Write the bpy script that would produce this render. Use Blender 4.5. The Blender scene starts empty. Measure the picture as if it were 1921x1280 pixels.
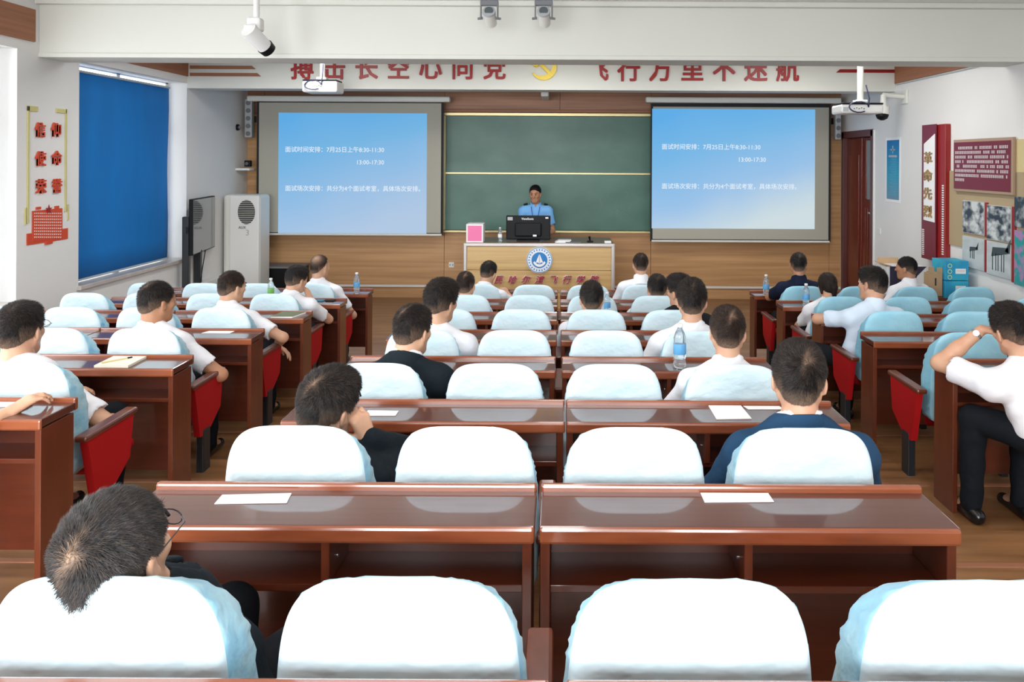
import bpy, bmesh, math, random
import numpy as np
from mathutils import Vector, Matrix, Euler
PI = math.pi
scene = bpy.context.scene
C = scene.collection
rnd = random.Random(7)

# ------------------------------------------------------------------ camera, light, exposure
F, CX, CY, ROLL, CAMZ = 1400.0, 1050.0, 300.0, 0.005, 2.17
cam_d = bpy.data.cameras.new('camera'); cam = bpy.data.objects.new('camera', cam_d); C.objects.link(cam)
cam.location = (0, 0, CAMZ); cam.rotation_euler = (PI/2, -ROLL, 0)
cam_d.sensor_width = 36; cam_d.lens = 36*F/1921
cam_d.shift_x = -(CX-960.5)/1921; cam_d.shift_y = -(640-CY)/1921
cam_d.clip_start = .05; cam_d.clip_end = 100
scene.camera = cam
scene.view_settings.view_transform = 'Standard'; scene.view_settings.look = 'None'
scene.view_settings.exposure = -0.16; scene.view_settings.gamma = 1; scene.view_settings.use_curve_mapping = False

wd = bpy.data.worlds.new('world'); scene.world = wd; wd.use_nodes = True
bg = wd.node_tree.nodes['Background']; bg.inputs[0].default_value = (.93, .97, 1, 1); bg.inputs[1].default_value = 3.4

def area(name, loc, rot, sx, sy, power, col=(1, 1, 1), spread=PI):
    l = bpy.data.lights.new(name, 'AREA'); l.shape = 'RECTANGLE'; l.size = sx; l.size_y = sy
    l.energy = power; l.color = col; l.spread = spread
    o = bpy.data.objects.new(name, l); C.objects.link(o); o.location = loc; o.rotation_euler = rot
    return o
# daylight through the side windows
area('window_daylight_near', (-4.97, 5.3, 2.0), (0, -PI/2, 0), 2.2, 2.7, 32, (.95, .98, 1))
area('window_daylight_mid', (-4.97, 1.95, 2.0), (0, -PI/2, 0), 2.2, 2.6, 150, (.95, .98, 1))
area('rear_fill_light', (-1.2, -2.3, 2.35), (PI/2-.40, 0, 0), 5.5, 1.7, 215, (.97, .99, 1), math.radians(105))  # fill added behind the camera to whiten the near seat backs
# unseen fill lights added under the ceiling to even out the room
for lx in (-2.9, 0, 2.9):
    for ly, e in ((0.0, 16), (2.6, 18), (4.3, 8), (8.1, 42)):
        area('ceiling_fill_light', (lx, ly, 3.60), (0, 0, 0), .3, 1.2, e, (1, .98, .95))

def px(x, y, z):
    dx, dy = x-CX, y-CY
    return Vector(((dx+ROLL*dy)*z/F, z, CAMZ-(dy-ROLL*dx)*z/F))

# ------------------------------------------------------------------ materials
MATS = {}
def mat(name, col=(.8, .8, .8), rough=.5, metal=0, spec=.5, coat=0, coat_r=.1, emit=None, es=0, trans=0, sheen=0, bump=None, noise=None, alpha=1):
    if name in MATS: return MATS[name]
    m = bpy.data.materials.new(name); m.use_nodes = True; nt = m.node_tree
    b = nt.nodes['Principled BSDF']
    b.inputs['Base Color'].default_value = (*col, 1); b.inputs['Roughness'].default_value = rough
    b.inputs['Metallic'].default_value = metal; b.inputs['Specular IOR Level'].default_value = spec
    b.inputs['Coat Weight'].default_value = coat; b.inputs['Coat Roughness'].default_value = coat_r
    b.inputs['Transmission Weight'].default_value = trans; b.inputs['Sheen Weight'].default_value = sheen
    b.inputs['Alpha'].default_value = alpha
    if emit: b.inputs['Emission Color'].default_value = (*emit, 1); b.inputs['Emission Strength'].default_value = es
    tc = nt.nodes.new('ShaderNodeTexCoord')
    if noise:   # (colour2, scale xyz, detail, contrast lo, hi)
        c2, sc, det, lo, hi = noise
        mp = nt.nodes.new('ShaderNodeMapping'); mp.inputs['Scale'].default_value = sc
        nz = nt.nodes.new('ShaderNodeTexNoise'); nz.inputs['Scale'].default_value = 1; nz.inputs['Detail'].default_value = det
        mr = nt.nodes.new('ShaderNodeMapRange'); mr.inputs[1].default_value = lo; mr.inputs[2].default_value = hi
        mx = nt.nodes.new('ShaderNodeMix'); mx.data_type = 'RGBA'
        mx.inputs[6].default_value = (*col, 1); mx.inputs[7].default_value = (*c2, 1)
        nt.links.new(tc.outputs['Object'], mp.inputs[0]); nt.links.new(mp.outputs[0], nz.inputs['Vector'])
        nt.links.new(nz.outputs[0], mr.inputs[0]); nt.links.new(mr.outputs[0], mx.inputs[0]); nt.links.new(mx.outputs[2], b.inputs['Base Color'])
    if bump:    # (scale xyz, strength, distance)
        sc, st, di = bump
        mp = nt.nodes.new('ShaderNodeMapping'); mp.inputs['Scale'].default_value = sc
        nz = nt.nodes.new('ShaderNodeTexNoise'); nz.inputs['Scale'].default_value = 1; nz.inputs['Detail'].default_value = 3
        bp = nt.nodes.new('ShaderNodeBump'); bp.inputs['Strength'].default_value = st; bp.inputs['Distance'].default_value = di
        nt.links.new(tc.outputs['Object'], mp.inputs[0]); nt.links.new(mp.outputs[0], nz.inputs['Vector'])
        nt.links.new(nz.outputs[0], bp.inputs['Height']); nt.links.new(bp.outputs[0], b.inputs['Normal'])
    MATS[name] = m
    return m

M_wall = mat('wall paint', (.80, .80, .785), .7, noise=((.76, .76, .75), (.8, .8, .8), 3, .35, .65))
M_beam = mat('beam paint', (.70, .715, .665), .7, noise=((.67, .685, .64), (.6, .6, .6), 3, .35, .65))
M_ceil = mat('ceiling paint', (.82, .82, .80), .8)
M_wood = mat('cherry veneer', (.125, .026, .010), .32, coat=.5, coat_r=.1, noise=((.085, .018, .008), (3, 14, 40), 5, .3, .75))
M_wood_v = mat('cherry veneer upright', (.150, .033, .012), .35, coat=.45, coat_r=.12, noise=((.10, .022, .009), (30, 14, 2.5), 5, .3, .75))
M_top = mat('cherry veneer desktop', (.105, .027, .014), .4, coat=1, coat_r=.055, noise=((.075, .019, .010), (2.5, 60, 20), 5, .3, .75))
M_edge = mat('cherry edge moulding', (.30, .085, .035), .25, coat=.8, coat_r=.1, noise=((.20, .05, .02), (4, 20, 20), 4, .3, .7))
M_floor = mat('laminate floor', (.36, .18, .075), .35, coat=.25, coat_r=.2, noise=((.17, .075, .03), (1.2, 12, 4), 5, .3, .7))
M_panel = mat('wood wall panelling', (.62, .36, .165), .5, coat=.15, coat_r=.3, noise=((.47, .25, .105), (.7, 4, 22), 5, .32, .68))
M_panel_d = mat('reddish wood trim', (.36, .15, .075), .55, noise=((.27, .11, .055), (.9, .9, 30), 5, .32, .68))
M_panel_r = mat('reddish wood panel', (.46, .22, .12), .5, coat=.1, coat_r=.3, noise=((.28, .125, .065), (.7, 4, 24), 5, .32, .68))
M_board = mat('green chalkboard', (.035, .125, .095), .38, noise=((.075, .19, .15), (1.4, 1, 2.2), 5, .35, .7))
M_brass = mat('brass coloured aluminium', (.62, .52, .28), .35, metal=.6)
M_white = mat('white plastic', (.80, .81, .80), .4)
M_cream = mat('cream enamel', (.74, .75, .70), .4)
M_grey = mat('grey plastic', (.16, .17, .19), .45)
M_lgrey = mat('light grey plastic', (.42, .45, .47), .5)
M_black = mat('black plastic', (.006, .0065, .008), .45, spec=.2)
M_metal = mat('black painted steel', (.014, .017, .022), .4)
M_alu = mat('satin aluminium', (.62, .58, .56), .38, metal=.5)
M_red = mat('red upholstery', (.40, .004, .006), .7, spec=.25, bump=((600, 600, 600), .2, .001))
M_cov_lit = mat('light paled seat cover cloth', (.66, .82, .90), .85, spec=.2, bump=((9, 9, 14), .7, .02), noise=((.52, .76, .84), (3, 3, 5), 3, .42, .75))  # lit backs of the blue covers, brightness painted in as a paler colour
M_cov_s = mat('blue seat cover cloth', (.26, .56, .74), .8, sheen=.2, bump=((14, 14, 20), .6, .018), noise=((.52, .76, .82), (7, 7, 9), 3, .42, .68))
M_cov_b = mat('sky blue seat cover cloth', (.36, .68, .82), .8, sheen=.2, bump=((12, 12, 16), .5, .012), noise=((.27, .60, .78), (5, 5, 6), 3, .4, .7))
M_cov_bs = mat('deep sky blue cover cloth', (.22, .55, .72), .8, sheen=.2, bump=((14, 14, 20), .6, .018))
M_cush = mat('seat cushion cloth', (.30, .55, .68), .85)
M_blind = mat('blue blind fabric', (.0, .19, .60), .75, noise=((.0, .17, .54), (2, 3, .6), 2, .35, .65))
M_glass = mat('window glass', (.95, .98, 1), .02, trans=1)
M_skin = mat('skin', (.62, .36, .235), .5, spec=.4, noise=((.54, .28, .18), (9, 9, 9), 3, .4, .7))
M_skin2 = mat('tanned skin', (.47, .235, .135), .5, spec=.4, noise=((.40, .18, .10), (9, 9, 9), 3, .4, .7))
M_shirt = mat('white shirt cotton', (.84, .85, .90), .8, bump=((9, 9, 12), .5, .02))
M_shirt_b = mat('pale blue shirt cotton', (.66, .78, .92), .8, bump=((9, 9, 12), .5, .02))
M_uniform = mat('uniform blue shirt', (.17, .42, .78), .75, bump=((9, 9, 12), .4, .015))
M_navy = mat('navy suit wool', (.017, .056, .120), .85, spec=.18, bump=((12, 12, 16), .5, .02))
M_dark = mat('charcoal suit wool', (.009, .015, .021), .85, spec=.18, bump=((12, 12, 16), .5, .02))
M_blackc = mat('black knit', (.010, .011, .014), .85, spec=.18, bump=((12, 12, 16), .4, .015))
M_navyp = mat('navy polo knit', (.008, .013, .034), .85, spec=.18, bump=((12, 12, 16), .4, .015))
M_trs = mat('black trouser wool', (.007, .009, .013), .85, spec=.18, bump=((10, 10, 14), .5, .02))
M_shoe = mat('black shoe leather', (.008, .008, .009), .25)
M_paper = mat('white paper', (.88, .89, .90), .7)
M_cream_p = mat('cream notebook paper', (.78, .74, .62), .7)
M_green_c = mat('olive notebook cover', (.13, .15, .07), .6)
M_water = mat('clear bottle plastic', (.82, .92, .97), .06, trans=.85)
M_label = mat('blue bottle label', (.12, .40, .75), .4)
M_label_g = mat('green bottle label', (.20, .55, .12), .4)
M_redletter = mat('dark red letter', (.33, .012, .015), .45)
M_orangeletter = mat('vermilion letter', (.62, .065, .02), .45)
M_yellow = mat('yellow emblem', (.85, .62, .02), .4)
M_pink = mat('pink box panel', (.85, .20, .42), .6)
M_maroon = mat('maroon board', (.175, .018, .035), .45)
M_crimson = mat('crimson board', (.28, .012, .012), .4)
M_beige = mat('beige felt panel', (.42, .33, .20), .9)
M_gold = mat('golden board', (.66, .55, .28), .55)
M_oliveg = mat('khaki gold strip', (.60, .55, .22), .5)
M_bronze = mat('bronze letter', (.38, .22, .06), .45)
M_card = mat('cardboard', (.52, .35, .20), .85)
M_cyan = mat('cyan carton', (.03, .45, .62), .5, noise=((.02, .33, .58), (6, 6, 6), 2, .4, .6))
M_door = mat('red brown door', (.175, .022, .012), .35, coat=.3, noise=((.12, .014, .008), (20, 20, 2), 4, .3, .7))
M_doorf = mat('purple brown door frame', (.13, .045, .045), .45)
M_screen_b = mat('projection cloth', (.44, .43, .37), .9)
M_screen_k = mat('black screen border', (.008, .009, .012), .7)
M_tv = mat('glossy tv screen', (.10, .105, .11), .08, coat=.6, coat_r=.03)
M_logo = mat('logo blue', (.01, .20, .55), .4)
M_teal = mat('poster teal print', (.02, .30, .45), .5)
M_dgrey = mat('dark vent', (.02, .02, .022), .6)
M_silver = mat('silver metal', (.62, .62, .62), .25, metal=.9)
M_lens = mat('lens glass', (.09, .11, .12), .1, coat=.5)
M_sill = mat('stone sill', (.58, .54, .50), .3, coat=.3, noise=((.50, .47, .45), (8, 8, 8), 4, .4, .6))

# hair: black strands fading into scalp where the attribute says the hair is shaved or parted
def hair_mat(name, dark, scalp, rough=.55):
    m = bpy.data.materials.new(name); m.use_nodes = True; nt = m.node_tree; b = nt.nodes['Principled BSDF']
    at = nt.nodes.new('ShaderNodeAttribute'); at.attribute_name = 'fade'
    tc = nt.nodes.new('ShaderNodeTexCoord'); nz = nt.nodes.new('ShaderNodeTexNoise'); nz.inputs['Scale'].default_value = 160
    nt.links.new(tc.outputs['Object'], nz.inputs['Vector'])
    ma = nt.nodes.new('ShaderNodeMath'); ma.operation = 'MULTIPLY_ADD'; ma.inputs[1].default_value = .5; ma.inputs[2].default_value = -.25
    ad = nt.nodes.new('ShaderNodeMath'); ad.operation = 'ADD'; ad.use_clamp = True
    mx = nt.nodes.new('ShaderNodeMix'); mx.data_type = 'RGBA'
    ml = nt.nodes.new('ShaderNodeMath'); ml.operation = 'MULTIPLY'
    nt.links.new(nz.outputs[0], ma.inputs[0]); nt.links.new(ma.outputs[0], ml.inputs[0]); nt.links.new(at.outputs['Fac'], ml.inputs[1])
    nt.links.new(ml.outputs[0], ad.inputs[0]); nt.links.new(at.outputs['Fac'], ad.inputs[1])
    mx.inputs[6].default_value = (*dark, 1); mx.inputs[7].default_value = (*scalp, 1)
    nt.links.new(ad.outputs[0], mx.inputs[0]); nt.links.new(mx.outputs[2], b.inputs['Base Color'])
    b.inputs['Roughness'].default_value = rough; b.inputs['Specular IOR Level'].default_value = .22
    bp = nt.nodes.new('ShaderNodeBump'); bp.inputs['Strength'].default_value = .5; bp.inputs['Distance'].default_value = .004
    nt.links.new(nz.outputs[0], bp.inputs['Height']); nt.links.new(bp.outputs[0], b.inputs['Normal'])
    return m
H_black = hair_mat('black hair', (.0055, .005, .0055), (.40, .25, .17))
H_brown = hair_mat('dark brown hair', (.013, .007, .005), (.42, .26, .18))
H_grey = hair_mat('greying hair', (.020, .020, .022), (.46, .31, .21))

# ------------------------------------------------------------------ mesh helpers
class MB:
    def __init__(s): s.v = []; s.f = []; s.mi = []; s.m = []; s.sm = []
    def mid(s, m):
        if m not in s.m: s.m.append(m)
        return s.m.index(m)
    def add(s, vs, fs, m, smooth=False):
        o = len(s.v); s.v += [tuple(v) for v in vs]; k = s.mid(m)
        for f in fs: s.f.append(tuple(i+o for i in f)); s.mi.append(k); s.sm.append(smooth)
        return s
    def box(s, x0, x1, y0, y1, z0, z1, m, M=None):
        vs = [Vector(v) for v in ((x0,y0,z0),(x1,y0,z0),(x1,y1,z0),(x0,y1,z0),(x0,y0,z1),(x1,y0,z1),(x1,y1,z1),(x0,y1,z1))]
        if M: vs = [M @ v for v in vs]
        return s.add(vs, [(0,3,2,1),(4,5,6,7),(0,1,5,4),(1,2,6,5),(2,3,7,6),(3,0,4,7)], m)
    def rbox(s, x0, x1, y0, y1, z0, z1, m, r=.005, M=None):
        b = bmesh.new(); bmesh.ops.create_cube(b, size=1)
        for v in b.verts: v.co = Vector(((x0+x1)/2+v.co.x*(x1-x0), (y0+y1)/2+v.co.y*(y1-y0), (z0+z1)/2+v.co.z*(z1-z0)))
        bmesh.ops.bevel(b, geom=b.edges[:], offset=min(r, .49*min(abs(x1-x0), abs(y1-y0), abs(z1-z0))), segments=2, affect='EDGES', profile=.5)
        b.verts.index_update(); vs = [M @ v.co if M else v.co.copy() for v in b.verts]
        s.add(vs, [[v.index for v in f.verts] for f in b.faces], m, False); b.free(); return s
    def tube(s, a, b, ra, rb, m, n=16, caps=True):
        a, b = Vector(a), Vector(b); d = (b-a).normalized(); u = d.orthogonal().normalized(); w = d.cross(u)
        vs = []
        for p, r in ((a, ra), (b, rb)):
            for i in range(n): t = 2*PI*i/n; vs.append(p+(u*math.cos(t)+w*math.sin(t))*r)
        fs = [(i, (i+1) % n, n+(i+1) % n, n+i) for i in range(n)]
        s.add(vs, fs, m, True)
        if caps: s.add(vs[:n], [tuple(reversed(range(n)))], m); s.add(vs[n:], [tuple(range(n))], m)
        return s
    def lathe(s, c, prof, m, n=20):
        vs = []
        for r, z in prof:
            for i in range(n): t = 2*PI*i/n; vs.append((c[0]+r*math.cos(t), c[1]+r*math.sin(t), c[2]+z))
        fs = [(k*n+i, k*n+(i+1) % n, (k+1)*n+(i+1) % n, (k+1)*n+i) for k in range(len(prof)-1) for i in range(n)]
        fs.append(tuple(reversed(range(n)))); fs.append(tuple(range((len(prof)-1)*n, len(prof)*n)))
        return s.add(vs, fs, m, True)
    def prism(s, pts, d, m):     # polygon pts (3d, planar) extruded by vector d
        n = len(pts); d = Vector(d); vs = [Vector(p) for p in pts]+[Vector(p)+d for p in pts]
        return s.add(vs, [tuple(reversed(range(n))), tuple(range(n, 2*n))]+[(i, (i+1) % n, n+(i+1) % n, n+i) for i in range(n)], m)
    def pipe(s, pts, r, m, n=8):
        for a, b in zip(pts, pts[1:]): s.tube(a, b, r, r, m, n)
        return s
    def build(s, name, parent=None, loc=(0, 0, 0), rz=0, fix=True):
        me = bpy.data.meshes.new(name); me.from_pydata(s.v, [], s.f)
        for m in s.m: me.materials.append(m)
        me.polygons.foreach_set('material_index', s.mi); me.polygons.foreach_set('use_smooth', s.sm)
        if fix:
            b = bmesh.new(); b.from_mesh(me); bmesh.ops.recalc_face_normals(b, faces=b.faces[:]); b.to_mesh(me); b.free()
        o = bpy.data.objects.new(name, me); C.objects.link(o); o.parent = parent; o.location = loc; o.rotation_euler = (0, 0, rz)
        return o
def thing(name, label, cat, loc=(0, 0, 0), rz=0, group=None):
    o = bpy.data.objects.new(name, None); C.objects.link(o); o.location = loc; o.rotation_euler = (0, 0, rz)
    return tag(o, label, cat, group)
def tag(o, label, cat, group=None):
    o['label'] = label; o['category'] = cat
    if group: o['group'] = group
    return o
def struct(o): o['kind'] = 'structure'; return o
KIDS = {}
def copy_tree(o, parent=None):
    c = o.copy(); C.objects.link(c); c.parent = parent
    if o not in KIDS: KIDS[o] = list(o.children)
    for ch in KIDS[o]: copy_tree(ch, c)
    return c
def text(name, body, size, m, M, ext=.004, bold=.0, parent=None, align='CENTER', sx=1, space=1, shear=0):
    cu = bpy.data.curves.new(name, 'FONT'); cu.body = body; cu.size = size; cu.extrude = ext
    cu.align_x = align; cu.align_y = 'CENTER'; cu.space_character = space; cu.resolution_u = 2; cu.shear = shear
    t = bpy.data.objects.new(name, cu); C.objects.link(t)
    dg = bpy.context.evaluated_depsgraph_get()
    me = bpy.data.meshes.new_from_object(t.evaluated_get(dg), depsgraph=dg)
    bpy.data.objects.remove(t); bpy.data.curves.remove(cu)
    me.materials.clear(); me.materials.append(m)
    if bold > 0:
        d = bold*size; n = len(me.vertices); co = np.empty(n*3, np.float32); me.vertices.foreach_get('co', co); co = co.reshape(-1, 3)
        fs = [tuple(p.vertices) for p in me.polygons]; vs = []; ff = []
        for j, (ox, oy) in enumerate(((-d, -d), (d, -d), (-d, d), (d, d))):
            vs.append(co+np.array((ox, oy, ext*.06*j), np.float32)); ff += [tuple(v+n*j for v in f) for f in fs]
        me = bpy.data.meshes.new(name); me.from_pydata(np.concatenate(vs).tolist(), [], ff); me.materials.append(m)
    me.transform(Matrix.Diagonal((sx, 1, 1, 1))); me.transform(M)
    me.name = name; o = bpy.data.objects.new(name, me); C.objects.link(o); o.parent = parent
    return o
FRONT = Matrix.Rotation(PI/2, 4, 'X')                       # text facing -Y
def tfront(x, y, z): return Matrix.Translation((x, y, z)) @ FRONT
def tright(x, y, z): return Matrix.Translation((x, y, z)) @ Matrix.Rotation(PI/2, 4, 'Z') @ FRONT    # on the left wall, facing +X
def tleft(x, y, z): return Matrix.Translation((x, y, z)) @ Matrix.Rotation(-PI/2, 4, 'Z') @ FRONT    # on the right wall, facing -X

# ------------------------------------------------------------------ room shell
WL, WR, YF, YB, ZC = -4.89, 4.40, 11.7, -2.5, 3.65
PITCH = .997
def tz(k): return .484-.0807*k                 # floor height of tier k (row 6 is the front row)
def zc(k): return 1.357+PITCH*k                # depth of the back of the chairs
def yd(k): return 2.145+PITCH*k                # depth of the far edge of the desks
b = MB(); edges = [YB]+[2.28+PITCH*k for k in range(-1, 6)]+[YF]
for i, k in enumerate(range(-1, 7)):
    b.box(WL-.4, WR+.4, edges[i], edges[i+1]+.3, -.3, tz(k), M_floor)
b.box(WL-.4, WR+.4, YF, YF+.5, -.3, 0, M_floor)
struct(b.build('floor'))
b = MB()
for k in range(-1, 6): b.rbox(WL, WR, 2.28+PITCH*k-.03, 2.28+PITCH*k+.008, tz(k)-.03, tz(k)+.004, M_panel_d, .003)
for i, o in enumerate([b.build('trim_1')]): struct(o)
struct(MB().box(WL-.4, WR+.4, YB-.3, YF+.4, ZC, ZC+.2, M_ceil).build('ceiling'))
ZS, ZT = .82, 3.15
WIN = [(.6, 3.3), (3.9, 6.72), (7.59, 9.78)]
b = MB()
b.box(WL-.34, WL, YB, YF+.3, -.3, ZS, M_wall); b.box(WL-.34, WL, YB, YF+.3, ZT, ZC, M_wall)
ys = [YB]+[v for w in WIN for v in w]+[YF+.3]
for i in range(0, len(ys), 2): b.box(WL-.34, WL, ys[i], ys[i+1], ZS, ZT, M_wall)
struct(b.build('wall_left'))
b = MB(); DY0, DY1, DZ = 10.46, 11.60, 2.615
b.box(WR, WR+.3, YB, DY0, -.3, ZC, M_wall); b.box(WR, WR+.3, DY1, YF+.3, -.3, ZC, M_wall); b.box(WR, WR+.3, DY0, DY1, DZ, ZC, M_wall)
b.box(WR+.3, WR+.34, DY0-.2, DY1+.2, -.3, DZ+.2, M_wall)
struct(b.build('wall_right'))
# unseen rear wall, its window band added to go with the rear fill
b = MB(); b.box(WL-.3, WR+.3, YB-.2, YB, -.3, 1.45, M_wall); b.box(WL-.3, WR+.3, YB-.2, YB, 3.2, ZC, M_wall)
b.box(WL-.3, -4.0, YB-.2, YB, 1.45, 3.2, M_wall); b.box(1.7, WR+.3, YB-.2, YB, 1.45, 3.2, M_wall)
struct(b.build('wall_back'))
# front wall: masonry and wooden cladding
struct(MB().box(WL-.34, WR+.34, YF+.02, YF+.3, -.3, ZC, M_wall).build('wall_front'))
ZU = 2.17+82*11.68/1400
b = MB()
xs = [WL, -4.62, -1.80, -.0, 1.43, 4.22, WR]
for i in range(len(xs)-1):
    b.rbox(xs[i]+.002, xs[i+1]-.002, YF-.03, YF+.02, .20, ZU, M_panel, .003)
    b.rbox(xs[i]+.002, xs[i+1]-.002, YF-.02, YF+.02, 0, .185, M_panel, .003)
    b.rbox(xs[i]+.002, xs[i+1]-.002, YF-.028, YF+.02, ZU+.004, ZC, M_panel_r, .003)
o = struct(b.build('trim_2'))
struct(MB().rbox(WL, WR, YF-.055, YF-.028, .172, .205, M_white, .004).build('baseboard_front'))
# side window units, sills
for n, (y0, y1) in enumerate(WIN):
    w = struct(bpy.data.objects.new('window_%d' % (n+1), None)); C.objects.link(w)
    fx0, fx1 = WL-.30, WL-.25
    b = MB(); mid = (y0+y1)/2
    for a0, a1, c0, c1 in ((y0, y0+.05, ZS, ZT), (y1-.05, y1, ZS, ZT), (y0, y1, ZS, ZS+.05), (y0, y1, ZT-.012, ZT), (mid-.03, mid+.03, ZS, ZT), (y0, y1, 2.5, 2.55)):
        b.box(fx0, fx1, a0, a1, c0, c1, M_white)
    b.build('window_frame', w)
    MB().box(fx0+.02, fx0+.026, y0+.05, y1-.05, ZS+.05, ZT-.05, M_glass).build('glass', w)
    MB().rbox(WL-.25, WL+.04, y0-.02, y1+.02, ZS, ZS+.045, M_sill, .006).build('window_sill', w)
w = struct(bpy.data.objects.new('window_4', None)); C.objects.link(w)  # unseen rear window frame, added to match the rear fill
b = MB()
for x in (-4.0, -2.6, -1.2, .2, 1.64): b.box(x, x+.06, YB-.12, YB-.06, 1.45, 3.2, M_white)
b.box(-4, 1.7, YB-.12, YB-.06, 1.45, 1.51, M_white); b.box(-4, 1.7, YB-.12, YB-.06, 3.14, 3.2, M_white); b.build('window_frame', w)
# ledge under the far side window
struct(MB().rbox(WL, WL+.13, 7.3, YF-.03, .0, .50, M_wall, .01).build('trim_3'))
# ceiling beams
b = MB(); b.rbox(WL, WR, 7.0, 7.36, 3.115, ZC, M_beam, .004); b.rbox(WL, WR, 6.985, 7.375, 3.108, 3.15, M_beam, .006)
b.rbox(WL, WR, 6.93, 7.0, 3.60, ZC, M_beam, .01); struct(b.build('trim_4'))
b = MB(); b.rbox(WL, WR, 9.78, 10.1, 3.085, ZC, M_beam, .004); struct(b.build('trim_5'))
# wooden bands high on the side walls
b = MB(); b.rbox(WL, WL+.02, 3.0, 6.93, 3.24, 3.54, M_panel_d, .003); b.rbox(WL, WL+.02, 7.36, 9.78, 3.24, 3.54, M_panel_d, .003)
struct(b.build('trim_6'))
b = MB(); b.rbox(WR-.02, WR, 7.36, 9.78, 3.19, 3.5, M_panel_d, .003); struct(b.build('trim_7'))
b = MB(); b.rbox(WR-.012, WR, 7.36, 9.78, 3.165, 3.18, M_lgrey, .002); struct(b.build('trim_8'))

# doorway on the right wall
d = struct(bpy.data.objects.new('door_1', None)); C.objects.link(d)
b = MB(); b.rbox(WR-.02, WR+.12, DY0-.01, DY0+.07, 0, DZ, M_doorf, .004); b.rbox(WR-.02, WR+.12, DY1-.07, DY1+.01, 0, DZ, M_doorf, .004)
b.rbox(WR-.02, WR+.12, DY0, DY1, DZ-.09, DZ+.01, M_doorf, .004); b.build('door_frame', d)
b = MB(); b.rbox(WR+.04, WR+.08, 10.97, DY1-.07, .01, DZ-.1, M_door, .004); b.rbox(WR+.025, WR+.04, 11.05, DY1-.15, .3, DZ-.35, M_door, .003)
b.build('door_leaf', d)
b = MB(); b.rbox(WR+.05, WR+.09, DY0+.07, 10.96, .01, 1.62, M_door, .004); b.rbox(WR+.05, WR+.09, 10.84, 10.96, 1.62, DZ-.1, M_door, .004)
b.rbox(WR+.05, WR+.09, DY0+.07, 10.84, DZ-.14, DZ-.1, M_door, .003)
for y in (10.58, 10.66, 10.74, 10.82): b.rbox(WR+.035, WR+.05, y, y+.05, .3, 1.5, M_door, .004)
lf = b.build('door_leaf', d)
MB().box(WR+.065, WR+.075, DY0+.07, 10.84, 1.62, DZ-.14, mat('door pane', (.26, .31, .31), .15)).build('pane', lf)
MB().rbox(WR-.0, WR+.05, 10.58, 10.66, 1.42, 1.45, M_silver, .004).build('door_handle', lf)
# white wall duct beside the door
struct(MB().rbox(WR-.02, WR, DY0-.05, DY0-.02, 0, DZ, M_white, .003).build('trim_9'))

# ------------------------------------------------------------------ writing on the beam
for i, ch in enumerate('搏击长空心向党'):
    p = px(567+60.1*i, 130.5, 9.77)
    o = text('sign_letter', ch, .325, M_redletter, tfront(p.x, 9.772, p.z), .008, .018, sx=.95)
    tag(o, 'dark red raised character %s on the far ceiling beam' % ch, 'sign letter', 'banner characters on the far beam')
for i, ch in enumerate('飞行万里不迷航'):
    p = px(1120+59.6*i, 134, 9.77)
    o = text('sign_letter', ch, .325, M_redletter, tfront(p.x, 9.772, p.z), .008, .018, sx=.95)
    tag(o, 'dark red raised character %s on the far ceiling beam' % ch, 'sign letter', 'banner characters on the far beam')
# hammer and sickle emblem
b = MB(); p = px(1020, 126, 9.76); ex, ez = p.x, p.z
pts = []
for i in range(25):
    t = math.radians(-150+i*255/24); pts.append((ex+.17*math.cos(t), 9.755, ez+.17*math.sin(t)))
for i in range(24, -1, -1):
    t = math.radians(-150+i*255/24); r = .17-.055*math.sin(PI*min(1, (i+2)/24)) ; pts.append((ex-.008+r*math.cos(t), 9.755, ez+.01+r*math.sin(t)))
for i in range(24):
    b.prism([pts[i], pts[i+1], pts[48-i], pts[49-i]], (0, .02, 0), M_yellow)
Mh = Matrix.Translation((ex, 9.765, ez)) @ Matrix.Rotation(math.radians(-45), 4, 'Y')
b.rbox(-.022, .022, -.012, .012, -.17, .13, M_yellow, .004, Mh); b.rbox(-.085, .055, -.014, .014, .085, .15, M_yellow, .006, Mh)
b.rbox(-.20, -.13, -.01, .012, -.03, .03, M_yellow, .01, Matrix.Translation((ex+.02, 9.765, ez-.08)) @ Matrix.Rotation(.8, 4, 'Y'))
tag(b.build('wall_emblem'), 'yellow hammer and sickle emblem between the red characters on the beam', 'emblem')
def stripe(x0, x1, y, z, side):
    a, c = px(x0, y, z), px(x1, y, z); h = .042
    if side < 0: pts = [(a.x, z, a.z-h/2), (c.x+.05, z, a.z-h/2), (c.x, z, a.z+h/2), (a.x, z, a.z+h/2)]
    else: pts = [(a.x-.05, z, a.z-h/2), (c.x, z, a.z-h/2), (c.x, z, a.z+h/2), (a.x, z, a.z+h/2)]
    return MB().prism(pts, (0, .015, 0), M_crimson if side > 0 else M_panel_d).build('wall_stripe')
tag(stripe(356, 472, 126, 9.765, -1), 'upper brown stripe at the window end of the lettered beam', 'wall decoration', 'beam stripes')
tag(stripe(356, 482, 139.5, 9.765, -1), 'lower brown stripe at the window end of the lettered beam', 'wall decoration', 'beam stripes')
tag(stripe(1576, 1687, 133, 9.765, 1), 'red brown stripe behind the hanging projector post near the door', 'wall decoration', 'beam stripes')

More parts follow.
